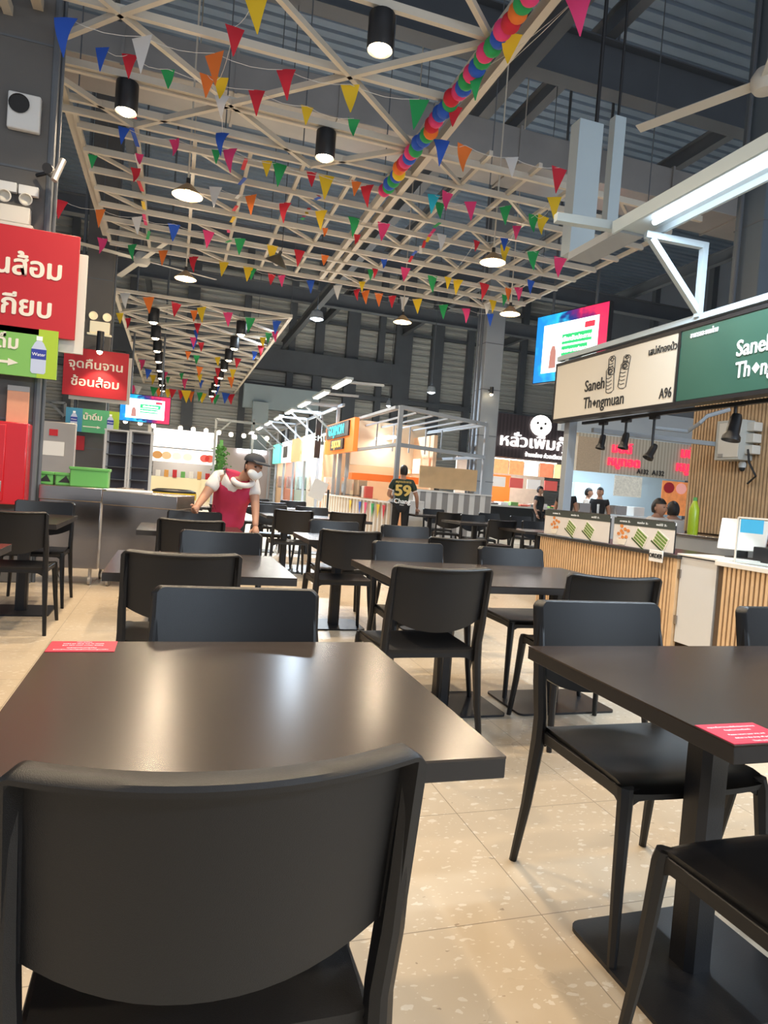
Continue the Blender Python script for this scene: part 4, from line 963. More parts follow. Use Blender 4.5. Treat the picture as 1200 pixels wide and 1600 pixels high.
# paper ball garland along the spine
gl = thing('paper_ball_garland', 'garland of multicoloured paper balls running along the central spine beam', 'garland', (2.52, 5.0, 5.33))
MB().tube([(0, -.3, .05), (0, 4.1, .05)], .004, 5).build('cord', M_WHITE, gl)
seq = 'BRPGORPBGPGBPGBPRGBBPROGBBGPBPROYBGBGP'
for i in range(38):
    v = MB(); v.ball((0, 0, 0), .088, n=12); 
    o = v.build('paper_ball', M_FLAG[seq[i % len(seq)]], gl); o.location = (random.uniform(-.02, .02), -.2+i*.112, -.04+random.uniform(-.015, .015))
# twisted paper streamers on beams
for i, (a, b) in enumerate((((207, 150), (231, 380)), ((383, 247), (353, 383)), ((640, 405), (690, 345)), ((500, 300), (470, 345)))):
    A = atZ(*a, 5.33); B = atZ(*b, 5.33); t = thing('paper_streamer', ['tattered streamer along the beam below the left can lamp', 'tattered streamer along the beam at left centre', 'twisted streamer on the beam right of the spine', 'small twisted streamer left of the yellow pennant'][i], 'streamer', A)
    d_ = B-A; n = 7
    for k in range(n):
        p0 = d_*(k/n); p1 = d_*((k+.7)/n); off = Vector((random.uniform(-.06, .06), 0, random.uniform(-.08, .0)))
        MB().bar(p0+off, p1, .05, .004).build('strip', M_FLAG['RBWRYPG'[k]], t)

# ================================================================== BACKGROUND STALLS
# low striped partition on the right of the aisle
def strip_wall(label, x0, x1, y0, y1, h, stripew, m1, m2, horizontal_top=True):
    L = math.hypot(x1-x0, y1-y0); a = math.atan2(y1-y0, x1-x0)
    t = thing('low_partition', label, 'partition', (x0, y0, 0), a)
    MB().span((0, 0, 0), (L, .08, h)).build('panel', m1, t)
    s = MB(); x = stripew*.5
    while x < L: s.span((x, -.006, 0.05), (min(L, x+stripew*.5), 0, h-.03)); x += stripew
    s.build('stripes', m2, t); MB().span((-.01, -.03, h-.03), (L, .11, h)).build('cap_rail', M_WHITE, t)
    return t
M_PW = mat('white_panel', (.74, .73, .70), .5, var=.03); M_PG = mat('grey_stripe', (.30, .29, .28), .5)
A = atY(648, 768, 14.0); B = atY(768, 775, 14.0)
strip_wall('white and grey striped low partition right of the number shirt', A.x, B.x, 14.0, 14.0, 1.25, .27, M_PW, M_PG)
strip_wall('white partition with wooden stripes and small flags, left of the number shirt', 4.25, 4.25, 19.5, 12.9, .95, .30, M_PW, mat('wood_stripe', (.48, .38, .28), .5))
tag(MB().span((4.9, 13.6, 0), (5.25, 13.9, 1.0)).build('block', M_PW, None, .004), 'plain white block at the left end of the striped partition', 'block')
# decorative flags on it
ffl = []
for i, (px, c) in enumerate(((548, 'Y'), (563, 'B'), (572, 'P'), (583, 'G'), (592, 'Y'), (601, 'R'))):
    p = atX(px, 783, 4.22); t = MB().prism([(-.11, 0), (.11, 0), (0, -.30)], .004, Matrix.Translation((4.21, p.y, .87)) @ Matrix.Rotation(-PI/2, 4, 'Z')).build('pennant', M_FLAG[c])
    tag(t, ['yellow pennant at the left end of the low partition', 'blue pennant on the low partition', 'pink pennant on the low partition', 'green pennant on the low partition', 'yellow pennant between green and red on the low partition', 'red pennant on the low partition nearest the number shirt'][i], 'pennant', 'pennants taped to the low partition')
# plywood and orange panels
def panel(name, label, px0, py0, px1, py1, Y, m, th=.05, cat='panel'):
    a = atY(px0, py0, Y); b = atY(px1, py1, Y); o = MB().span((a.x, Y, b.z), (b.x, Y+th, a.z)).build(name, m, None, .004); return tag(o, label, cat)
panel('plywood_panel', 'plain plywood panel above the striped partition', 657, 727, 744, 768, 14.2, M_PLY)
panel('orange_panel', 'orange counter panel behind the person in the number shirt', 550, 738, 655, 757, 15.2, M_ORANGE, .3)
panel('white_wall_panel', 'lit cream wall panel inside the pipe frame stall', 552, 655, 660, 735, 17.6, mat('cream_wall_lit', (.78, .66, .50), .6, var=.05), .1)
# sloping grey panel
tag(MB().prism([(0, 0), (1.7, 0), (1.7, .55), (.6, .55)], .05, Matrix.Translation((4.5, 14.6, .72))).build('ramp_panel', mat('warm_grey_panel', (.45, .43, .40), .6), None), 'pale grey sloping panel under the orange counter', 'panel')
# pipe frame stall
pf = thing('pipe_frame', 'grey box section frame of the unfinished stall beyond the number shirt', 'frame', (0, 0, 0))
def W_(px, py, Y): return atY(px, py, Y)
fx0, fx1 = W_(627, 635, 13.2).x, W_(762, 655, 14.6).x
for (x, y, h) in ((fx0, 13.2, 2.95), (fx1, 14.6, 3.0), (4.35, 18, 2.95), (fx0+.1, 17.8, 2.95)): MB().span((x-.045, y-.045, 0), (x+.045, y+.045, h)).build('upright', M_GREYST, pf)
for z in (2.93, 2.15):
    MB().bar((fx0, 13.2, z), (fx1, 14.6, z), .08, .08).build('rail', M_GREYST, pf); MB().bar((fx0, 13.2, z), (4.35, 18, z), .07, .07).build('rail', M_GREYST, pf)
    MB().bar((fx1, 14.6, z), (fx1-.2, 18.6, z), .07, .07).build('rail', M_GREYST, pf); MB().bar((4.35, 18, z), (fx1, 18.6, z), .06, .06).build('rail', M_GREYST, pf)
for k in range(5):
    x = fx0+.5+k*.45; MB().bar((x, 13.6+.14*k*1.2, 2.9), (x, 18.2, 2.9), .04, .04).build('rail', M_GREYST, pf); MB().bar((x, 16.5, 2.9), (x, 16.5, 2.2), .03, .03).build('upright', M_GREYST, pf)
# stall row running down the aisle
M_LIT = glow('lit_white_sign', (.95, .90, .82), 1.2)
row = thing('stall_row_frame', 'row of grey cantilever frames carrying LED battens down the aisle', 'frame', (0, 0, 0))
XW = 4.35
for i, y in enumerate((18.6, 20.9, 23.2, 25.5, 27.8, 30.1, 32.4)):
    MB().span((XW-.04, y-.04, 0), (XW+.04, y+.04, 3.5)).build('upright', M_GREYST, row)
    MB().bar((XW, y, 3.45), (XW-1.05, y, 3.45), .06, .06).build('arm', M_GREYST, row); MB().bar((XW, y, 2.6), (XW-1.0, y, 3.42), .05, .05).build('brace', M_GREYST, row)
for z in (3.45, 2.75): MB().bar((XW, 18, z), (XW, 33, z), .07, .07).build('rail', M_GREYST, row)
MB().bar((XW, 13.3, 2.93), (XW, 18, 2.93), .06, .06).build('rail', M_GREYST, row)
ys = [14.0, 16.1, 18.3, 20.6, 23, 25.6, 28.4, 31.4]
for i, y in enumerate(ys):
    t = thing('led_batten', '%s glowing batten along the receding stall row' % ['nearest', 'second', 'third', 'fourth', 'fifth', 'sixth', 'seventh', 'farthest'][i], 'lamp', (3.3, y, 3.38), 0, 'battens over the stall row')
    MB().span((-.08, -.7, 0), (.08, .7, .05)).build('channel', M_BLUEST, t); MB().span((-.055, -.62, -.03), (.055, .62, 0)).build('tube', glow('batten_tube', (1, .93, .82), 7), t)
    lamp('AREA', 'lamp_light', (0, 0, -.06), 32, NEUT, t, .12, (0, 0, 0), sy=1.2)
    MB().bar((0, 0, .05), (.95, 0, .08), .05, .05).build('arm', M_GREYST, t)
for i, y in enumerate((14.0, 16.1)):
    pass
# orange sign with cyan block letters
a = atX(510, 668, 4.2); b_ = atX(551, 703, 4.2)
gs = thing('hanging_sign', 'orange sign with glowing blue capitals over the stall row', 'sign', (4.2, a.y, 2.10), -PI/2)
Wg = a.y-b_.y
MB().span((0, 0, 0), (Wg, .12, .84)).build('panel', mat('orange_sign_face', (.85, .20, .03), .5, emit=.5), gs)
MB().span((.28, -.05, .41), (Wg-.42, 0, .80)).build('letter_backing', M_IRON, gs); MB().span((.9, -.05, .08), (Wg-.9, 0, .36)).build('letter_backing', M_IRON, gs)
text('GOJIMON', .36, (Wg/2-.1, -.06, .60), glow('cyan_letters', (.03, .62, .72), 1.0), gs, bold=.008, sx=1.12); text('SUJOON', .27, (Wg/2, -.06, .22), glow('amber_letters', (.95, .55, .12), 1.2), gs, bold=.003, sx=1.0)
vs_ = MB().span((4.0, a.y+.5, 2.0), (4.16, a.y+.6, 3.2)).build('vertical_sign', M_IRON); tag(vs_, 'narrow dark vertical sign beside the orange sign', 'sign')
text('บะหมี่', .3, (4.07, a.y+.45, 2.6), glow('soft_white_letters', (.7, .9, .9), 1.5), None).parent = vs_
# lit fronts further down the row
fronts = [(22.2, 2.2, (.95, .86, .72), 1.0), (24.6, 2.0, (.55, .30, .14), .8), (27.0, 2.0, (.92, .92, .92), .8), (29.6, 2.0, (.10, .50, .42), 1.0)]
for i, (y, w, c, e) in enumerate(fronts):
    t = thing('stall_fascia', ['brightly lit cream fascia next beyond the orange sign', 'brown and amber fascia down the stall row', 'white fascia with black writing down the stall row', 'teal fascia farthest down the stall row'][i], 'sign', (XW-.1, y, 2.0), -PI/2, 'fascias of the stall row')
    MB().span((-w/2, 0, 0), (w/2, .1, .85)).build('panel', glow('fascia_%d' % i, c, e), t)
    if i == 2: text('SHOP', .4, (0, -.02, .4), M_INK, t, bold=.01) if False else MB().span((-.5, -.02, .2), (.5, 0, .65)).build('writing_block', M_INK, t)
cols = [(.78, .55, .36), (.62, .36, .22), (.75, .72, .66), (.45, .60, .58), (.70, .30, .22)]
for i, y in enumerate((17.2, 19.6, 22.0, 24.4, 26.8, 29.2)):
    t = thing('food_stall', ['food stall with glass cases under the orange sign', 'food stall with white equipment, second down the row', 'cream food stall third down the row', 'food stall fourth down the row', 'food stall fifth down the row', 'food stall farthest down the row'][i], 'stall', (XW+.1, y, 0), -PI/2, 'stalls of the receding row')
    c = cols[i % 5]
    MB().span((-1.1, 0, 0), (1.1, .5, .95)).build('counter', mat('stall_counter_%d' % i, tuple(v*.8 for v in c), .5, var=.1), t, .005); MB().span((-1.1, 1.9, 0), (1.1, 2.0, 2.7)).build('rear_wall', mat('stall_wall_%d' % i, c, .6, var=.05), t)
    MB().span((-1.12, 0, 0), (-1.06, 2.0, 2.6)).build('side_wall', mat('stall_side_%d' % i, tuple(min(1, v*1.1) for v in c), .6), t)
    MB().span((-1.0, .05, .95), (.3, .42, 1.45)).build('display_case', M_GLASS, t); MB().span((-.95, .1, .97), (.25, .38, 1.0)).build('tray', M_STEEL, t)
    for k in range(3): MB().box((.45+.22*k, .3, 1.10), (.16, .2, .3)).build('equipment', [M_STEEL, M_WHITE, mat('red_bottle_plastic', (.6, .1, .08), .4)][k], t, .01)
    for k in range(3): MB().box((-.7+.7*k, 1.87, 1.9), (.5, .03, .4)).build('menu_picture', glow('stall_menu_%d' % k, [(.85, .55, .30), (.90, .85, .75), (.55, .25, .15)][k], .8), t)
    lamp('AREA', 'lamp_light', (0, .9, 2.55), 20, NEUT, t, 1.6, (0, 0, 0), sy=.3)
    MB().span((-.8, .75, 2.56), (.8, 1.05, 2.60)).build('lamp_panel', glow('stall_lamp', (1, .95, .86), 4), t)
# leaning menu easel
p = atD(497, 768, 14.5); es = thing('easel_sign', 'leaning white menu easel in front of the stall row', 'sign', (p.x, p.y, .8)); b = MB(); b.box((0, 0, .28), (.32, .02, .42), Matrix.Rotation(.35, 3, 'Y')); b.build('board', M_WHITE, es); MB().bar((.25, .1, -.8), (.25, .1, .3), .04, .04).build('leg', M_IRON, es)

# food display with a glowing dark-brown fascia
fs = thing('food_stall', 'large stall with dark fascia, glowing white logo and food pictures', 'stall', (0, 18.4, 0))
def L(px, py, Y=18.0): return atY(px, py, Y)
a = L(775, 650); b_ = L(905, 712)
MB().span((a.x, -.3, 2.45), (b_.x+.4, 0, 3.75)).build('fascia', stripes('ribbed_brown', (.035, .022, .025), (.06, .04, .042), 'X', .12, .5, .5), fs)
cx = L(838, 690).x
lg = glow('white_neon', (1, .96, .93), 1.8)
text('หลั่วเพิ่มกุ๊ย', .50, (cx+.1, -.36, 2.95), lg, fs, bold=.006, ext=.02, sx=1.2); text('ร้านอร่อย ก๋วยเตี๋ยวเรือ', .16, (cx+.4, -.36, 2.58), lg, fs, bold=.004, ext=.01)
MB().prism([(cx+.15+.36*math.cos(q), 3.5+.32*math.sin(q)) for q in [i*PI/9 for i in range(18)]], -.03, Matrix.Translation((0, -.33, 0))).build('emblem', lg, fs)
e_ = MB(); [e_.ball((cx+.15+dx, -.37, 3.52+dz), r_, n=8) for dx, dz, r_ in ((-.13, .05, .04), (.13, .05, .04), (0, -.1, .05))]; e_.build('emblem_marks', M_INK, fs)
pics = [(.75, .35, .15), (.85, .30, .12), (.90, .82, .70), (.65, .20, .10), (.88, .60, .30), (.35, .10, .06)]
for k in range(6):
    x0 = a.x+.15+k*.52; MB().span((x0, -.25, 1.95), (x0+.47, -.2, 2.38)).build('food_picture', mat('food_print_%d' % k, pics[k], .5, emit=1.1, var=.8, vscale=9), fs)
MB().span((a.x, -.1, 0), (b_.x+.4, .9, .95)).build('counter', M_IRON, fs); MB().span((a.x-.05, -.2, .95), (b_.x+.4, .9, 1.0)).build('worktop', M_WHITE, fs)
for k in range(9):
    x0 = a.x+.2+k*.34; MB().span((x0, -.12, 1.0), (x0+.26, .35, 1.06+.03*(k % 3))).build('food_tray', [M_STEEL, M_WHITE, mat('salad_green', (.2, .4, .12), .5), mat('food_red', (.6, .12, .08), .5)][k % 4], fs, .01)
MB().span((a.x, 2.2, 0), (b_.x+.4, 2.3, 2.5)).build('rear_wall', mat('warm_tile', (.62, .52, .44), .5, var=.2, vscale=6), fs)
MB().span((a.x+1.1, 2.1, 1.1), (a.x+2.0, 2.19, 2.0)).build('orange_poster', M_ORANGE, fs)
for k in range(5): MB().span((a.x+.1+.6*k, -.28, 1.55), (a.x+.55+.6*k, -.25, 1.85)).build('price_card', mat('price_card_%d' % (k % 2), ((.85, .8, .75), (.7, .12, .1))[k % 2], .5, emit=.4), fs)
lamp('AREA', 'lamp_light', (cx, .6, 2.4), 80, NEUT, fs, 2.6, (0, 0, 0), sy=.4)
MB().span((cx-1.3, .45, 2.42), (cx+1.3, .75, 2.46)).build('lamp_panel', glow('stall_lamp', (1, .95, .86), 4), fs)

# fried-food stall behind the slatted stall
fr2 = thing('food_stall', 'stall with ribbed beige fascia and red Thai neon behind the slatted stall', 'stall', (0, 13.0, 0))
a = L(903, 692, 13.0); b_ = L(1100, 693, 13.0)
MB().span((a.x, 0, 1.95), (b_.x+1.5, .1, 2.8)).build('fascia', stripes('ribbed_beige', (.46, .40, .30), (.62, .56, .44), 'X', .09, .55, .5), fr2)
MB().span((a.x, -.01, 1.95), (a.x+.62, 0, 2.72)).build('fascia_panel', mat('speckled_tan', (.56, .42, .28), .6, var=.3, vscale=60), fr2)
rn = glow('red_neon', (.95, .03, .08), 1.2)
text('มนต์\n  หมูทอด', .30, (L(970, 712, 13).x, -.03, 2.38), rn, fr2, bold=.004, ext=.02); text('มนัส\n  หมูทอด', .33, (L(1078, 712, 13).x, -.03, 2.42), rn, fr2, bold=.004, ext=.02)
text('A132', .16, (L(1028, 728, 13).x, -.03, 2.05), M_INK, fr2, bold=.004); text('A132', .15, (L(1005, 728, 13).x-.02, -.03, 2.05), M_INK, fr2, bold=.004)
MB().span((a.x, .2, 0), (b_.x+1.5, .8, 1.0)).build('counter', M_WHITE, fr2); MB().span((a.x-.4, .1, 2.82), (b_.x+1.5, .25, 3.45)).build('upper_panel', mat('pale_upper_panel', (.50, .54, .56), .6), fr2)
lw = atY(893, 760, 15.2).x
MB().span((lw, 2.2, 0), (b_.x+1.5, 2.3, 2.6)).build('rear_wall', mat('pale_blue_wall', (.50, .62, .68), .5), fr2)
x0 = L(1035, 750, 13).x
MB().span((x0, -.02, 1.1), (x0+1.05, .0, 1.9)).build('fried_food_poster', mat('fried_food_print', (.60, .20, .06), .5, emit=.55, var=.8, vscale=7), fr2)
for k in range(3): MB().prism([(x0+.18+.35*k+.15*math.cos(q), 1.74+.13*math.sin(q)) for q in [i*PI/8 for i in range(16)]], -.01, Matrix.Translation((0, -.03, 0))).build('poster_roundel', [M_RED, mat('roundel_pink', (.8, .35, .3), .5, emit=.4), M_ORANGE][k], fr2)
x1_ = L(960, 750, 13).x
MB().span((x1_, -.02, 1.45), (x1_+.75, .0, 1.92)).build('picture_menu', mat('picture_menu_print', (.60, .58, .50), .5, emit=.3, var=.6, vscale=25), fr2)
MB().span((x1_+.1, 1.7, .2), (x1_+.85, 2.15, 1.75)).build('drinks_fridge', mat('fridge_glow', (.62, .80, .86), .3, emit=.5), fr2, .01)
MB().span((lw, 2.05, .9), (lw+.5, 2.15, 1.7)).build('blue_banner', mat('banner_blue', (.03, .30, .70), .5, emit=.4), fr2)
for k in range(4): MB().box((a.x+.5+.5*k, .4, 1.12), (.3, .3, .22)).build('equipment', [M_STEEL, M_WHITE][k % 2], fr2, .01)
lamp('AREA', 'lamp_light', ((a.x+b_.x)/2, .9, 2.5), 90, COOL, fr2, 2.6, (0, 0, 0), sy=.4)
MB().span((a.x+.3, .8, 2.5), (b_.x, 1.0, 2.54)).build('lamp_panel', glow('stall_lamp_cool', (.9, .96, 1), 5), fr2)

# back left lit food stall
bs = thing('food_stall', 'white lit food stall at the far left behind the steel counter', 'stall', (0, 33, 0))
a = L(240, 672, 33); b_ = L(340, 680, 33)
MB().span((a.x, 0, 2.45), (b_.x, .2, 3.3)).build('lightbox', glow('lightbox_white', (1, .95, .92), 1.15), bs)
MB().span((a.x, .1, 1.75), (b_.x, .2, 2.4)).build('menu_strip', glow('menu_strip_white', (.92, .88, .82), .7), bs)
for k, (fx, c) in enumerate(((.08, (.5, .25, .08)), (.22, (.65, .45, .25)), (.38, (.7, .7, .65)), (.55, (.75, .7, .6)), (.82, (.6, .1, .08)), (.9, (.55, .1, .06)))):
    MB().prism([(a.x+(b_.x-a.x)*fx+.22*math.cos(q), 2.05+.18*math.sin(q)) for q in [i*PI/8 for i in range(16)]], -.03, Matrix.Translation((0, .1, 0))).build('dish_picture', mat('dish_print_%d' % k, c, .5, emit=.5), bs)
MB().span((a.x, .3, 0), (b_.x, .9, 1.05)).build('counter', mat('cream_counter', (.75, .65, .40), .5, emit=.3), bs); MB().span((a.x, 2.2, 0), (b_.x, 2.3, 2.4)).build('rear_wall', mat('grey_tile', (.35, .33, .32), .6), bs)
MB().span((a.x-.25, 0, 0), (a.x-.1, .3, 3.4)).build('post', M_WHITE, bs)
for k in range(7): MB().box((a.x+.3+.38*k, .4, 1.2), (.2, .2, .3+.06*(k % 3))).build('jar', [M_WHITE, mat('amber_jar', (.7, .35, .08), .4), M_RED, M_GREENP][k % 4], bs, .01)
lamp('AREA', 'lamp_light', ((a.x+b_.x)/2, 1.2, 2.5), 70, NEUT, bs, 2.4, (0, 0, 0), sy=.5)
hp = thing('hanging_plants', 'green climbing foliage on the post right of the lit food stall', 'plant', (b_.x+.2, 32.9, 0))
MB().span((-.08, 0, 0), (.08, .1, 3)).build('post', M_GREENP, hp); lf = MB()
for k in range(260):
    c = Vector((random.gauss(0, .16), random.uniform(-.2, .1), random.uniform(.9, 2.7))); d1 = Vector((random.uniform(-1, 1), random.uniform(-.4, .4), random.uniform(-1, .2))).normalized()*.14; d2 = Vector((d1.z, .3*d1.x, -d1.x)).normalized()*.04
    lf.quad(c-d2, c+d1*.5-d2*1.2, c+d1, c+d2)
lo = lf.build('foliage', mat('leaf_green', (.06, .22, .04), .6, var=.4, vscale=8), hp)
# back wall of the service area
tag(MB().span((b_.x+.3, 33.5, 0), (4.6, 33.7, 2.7)).build('rear_room_wall', mat('mauve_grey_wall', (.36, .31, .30), .7, var=.05)), 'plain mauve-grey rear wall with a strip light near the woman', 'wall panel')
tag(MB().span((2.9, 33.38, 2.5), (4.3, 33.5, 2.69)).build('strip_light', glow('strip_glow', (.9, .95, 1), 6)), 'white strip light on the rear wall above the woman in crimson', 'lamp')
cs = thing('column_spotlight', 'small warm spotlight clipped to the grey column beside the dark food fascia', 'lamp', atY(768, 612, 15.7))
MB().tube([(0, 0, .12), (0, 0, -.06)], .05, 12).build('barrel', M_IRON, cs); MB().ball((0, 0, -.07), .04).build('bulb', M_BULBW, cs); MB().bar((0, 0, .05), (0, .18, .05), .03, .03).build('arm', M_IRON, cs)
lamp('SPOT', 'lamp_light', (0, 0, -.12), 40, WARM, cs, .04, (-.3, 0, 0), 1.3, .6)
# unseen battens added behind the photographer to give chair fronts a cool sheen
for i, (x, y) in enumerate(((2.4, -2.2), (4.2, -2.2), (6.0, -1.6))):
    t = thing('led_batten', ['added unseen batten behind the photographer, left', 'added unseen batten behind the photographer, middle', 'added unseen batten behind the photographer, right'][i], 'lamp', (x, y, 3.3))
    MB().span((-.8, -.08, 0), (.8, .08, .05)).build('channel', M_BLUEST, t); MB().span((-.75, -.05, -.03), (.75, .05, 0)).build('tube', M_TUBE, t)
    for k in (-.6, .6): MB().tube([(k, 0, .05), (k, 0, ZR-3.3)], .01).build('hanger', M_DARKST, t)
    lamp('AREA', 'lamp_light', (0, .0, -.06), 95, COOL, t, 1.5, (math.radians(35), 0, 0), sy=.1)
# string of bulbs
sb = thing('festoon_lights', 'string of small round bulbs across the far left background', 'string lights', (0, 30, 0)); prev = None
bp_ = [(150, 664), (196, 658), (219, 661), (240, 665), (282, 669), (302, 671), (322, 673), (342, 676), (361, 679), (381, 681), (398, 683), (417, 685)]
q = [atY(x, y, 30)-Vector((0, 30, 0)) for x, y in bp_]
MB().tube([v+Vector((0, 0, .14)) for v in q], .012, 5).build('cable', M_IRON, sb)
for v in q: MB().ball(v, .10, n=10).build('bulb', M_BULBS, sb)
# background frames, left rear
rf = thing('rear_frame', 'thin grey frame of the rear stalls beneath the bulb string', 'frame', (0, 0, 0))
for px in (338, 397): v = atY(px, 655, 31); MB().span((v.x-.05, 30.95, 0), (v.x+.05, 31.05, v.z)).build('upright', M_GREYST, rf)
MB().bar(atY(338, 655, 31), atY(452, 668, 31), .1, .1).build('rail', M_GREYST, rf); MB().bar(atY(342, 675, 31), atY(362, 658, 31), .07, .07).build('brace', M_GREYST, rf)
for (a0, b0) in (((50, 625), (102, 630)), ((102, 630), (102, 650)), ((77, 628), (100, 650))): MB().bar(atY(*a0, 31), atY(*b0, 31), .1, .1).build('rail', M_GREYST, rf)
# white beam + post under the wall beam at centre left
tag(MB().span((atY(380, 620, 35).x, 34.8, 4.9), (atY(470, 640, 35).x+.9, 35.2, 6.1)).build('pale_lintel', mat('pale_teal_paint', (.40, .50, .54), .6)), 'pale lintel below the far end of the lattice', 'beam')
tag(MB().span((atY(407, 640, 34.6).x-.4, 34.5, 0), (atY(407, 640, 34.6).x+.4, 34.79, 5.2)).build('pale_post', mat('pale_teal_paint', (.40, .50, .54), .6), None), 'pale post below the lintel at the far end', 'post')
# bottom-left service shelf between column and steel screen
tag(MB().span((-3.9, 16.5, 0), (-2.1, 16.9, 2.2)).build('service_cabinet', mat('dark_service', (.16, .15, .15), .6, var=.2)), 'dark service cabinet behind the smaller water sign', 'cabinet')
wv = MB().span((-2.05, 15.5, 1.55), (-1.85, 15.52, 1.85)).build('red_notice', M_RED); tag(wv, 'small red framed notice below the blue-green water sign', 'notice')
# ================================================================== PEOPLE
def skin_mesh(verts, edges, radii, m, name, parent, sub=2, extra=None, root=0):
    me = bpy.data.meshes.new('tmp'); me.from_pydata([tuple(v) for v in verts], edges, [])
    o = bpy.data.objects.new('tmp', me); COL.objects.link(o)
    sk = o.modifiers.new('s', 'SKIN'); sk.use_smooth_shade = True
    if sub: ss = o.modifiers.new('ss', 'SUBSURF'); ss.levels = sub; ss.render_levels = sub
    for i, r in enumerate(radii):
        d = me.skin_vertices[0].data[i]; d.radius = (r, r) if not isinstance(r, tuple) else r; d.use_root = (i == root)
    dg = bpy.context.evaluated_depsgraph_get(); me2 = bpy.data.meshes.new_from_object(o.evaluated_get(dg))
    bpy.data.objects.remove(o)
    bm = bmesh.new(); bm.from_mesh(me2)
    if extra:
        mb = MB(); mb.bm.free(); mb.bm = bm; extra(mb)
    for f_ in bm.faces: f_.smooth = True
    bm.to_mesh(me2); bm.free(); me2.name = name; me2.materials.clear(); me2.materials.append(m)
    r = bpy.data.objects.new(name, me2); COL.objects.link(r)
    if parent: r.parent = parent
    return r
def head_geo(mb, c, yawd, pit, s=1.0, roll=0):
    R = Matrix.Translation(c) @ Matrix.Rotation(yawd, 4, 'Z') @ Matrix.Rotation(pit, 4, 'X') @ Matrix.Rotation(roll, 4, 'Y')
    bmesh_before = set(mb.bm.verts)
    bmesh.ops.create_uvsphere(mb.bm, u_segments=24, v_segments=16, radius=1)
    vs = [v for v in mb.bm.verts if v not in bmesh_before]
    for v in vs:
        x, y, z = v.co
        w = .074*(1-.22*max(0, -z)); d_ = .094*(1-.12*max(0, -z)); yy = y*d_
        if y < 0:  # face is toward -Y
            yy -= .020*math.exp(-((x/.22)**2+((z+.12)/.22)**2))      # nose
            yy += .010*math.exp(-(((abs(x)-.38)/.2)**2+((z-.12)/.14)**2))  # eye sockets
            yy -= .006*math.exp(-((x/.35)**2+((z+.48)/.12)**2))      # lips
            yy -= .008*math.exp(-((x/.35)**2+((z+.85)/.2)**2))       # chin
        v.co = R @ Vector((x*w*s, yy*s, z*.118*s))
    for k in (-1, 1):
        mb.ball(R @ Vector((k*.076*s, .008*s, -.005*s)), .022*s, (.4, .7, 1.2), 8)
    return R
def hand_geo(mb, wrist, dir_, up, s=1.0, curl=.5):
    d_ = Vector(dir_).normalized(); side = d_.cross(Vector(up)).normalized(); n = side.cross(d_).normalized()
    w = Vector(wrist)
    mb.tube([w, w+d_*.045*s, w+d_*.085*s], [.026*s, .036*s, .032*s], 10)
    for i, (off, L_) in enumerate(((-.028, .062), (-.010, .075), (.010, .070), (.027, .055))):
        p = w+d_*.080*s+side*off*s; q = [p]; dd = d_.copy()
        for k in range(3):
            dd = (dd+n*(-curl*.55)).normalized(); q.append(q[-1]+dd*L_*s/3)
        mb.tube(q, [.0095*s, .009*s, .008*s, .0065*s], 7)
    p = w+d_*.030*s-side*.028*s; mb.tube([p, p-side*.022*s+d_*.022*s, p-side*.026*s+d_*.052*s], [.012*s, .010*s, .008*s], 7)
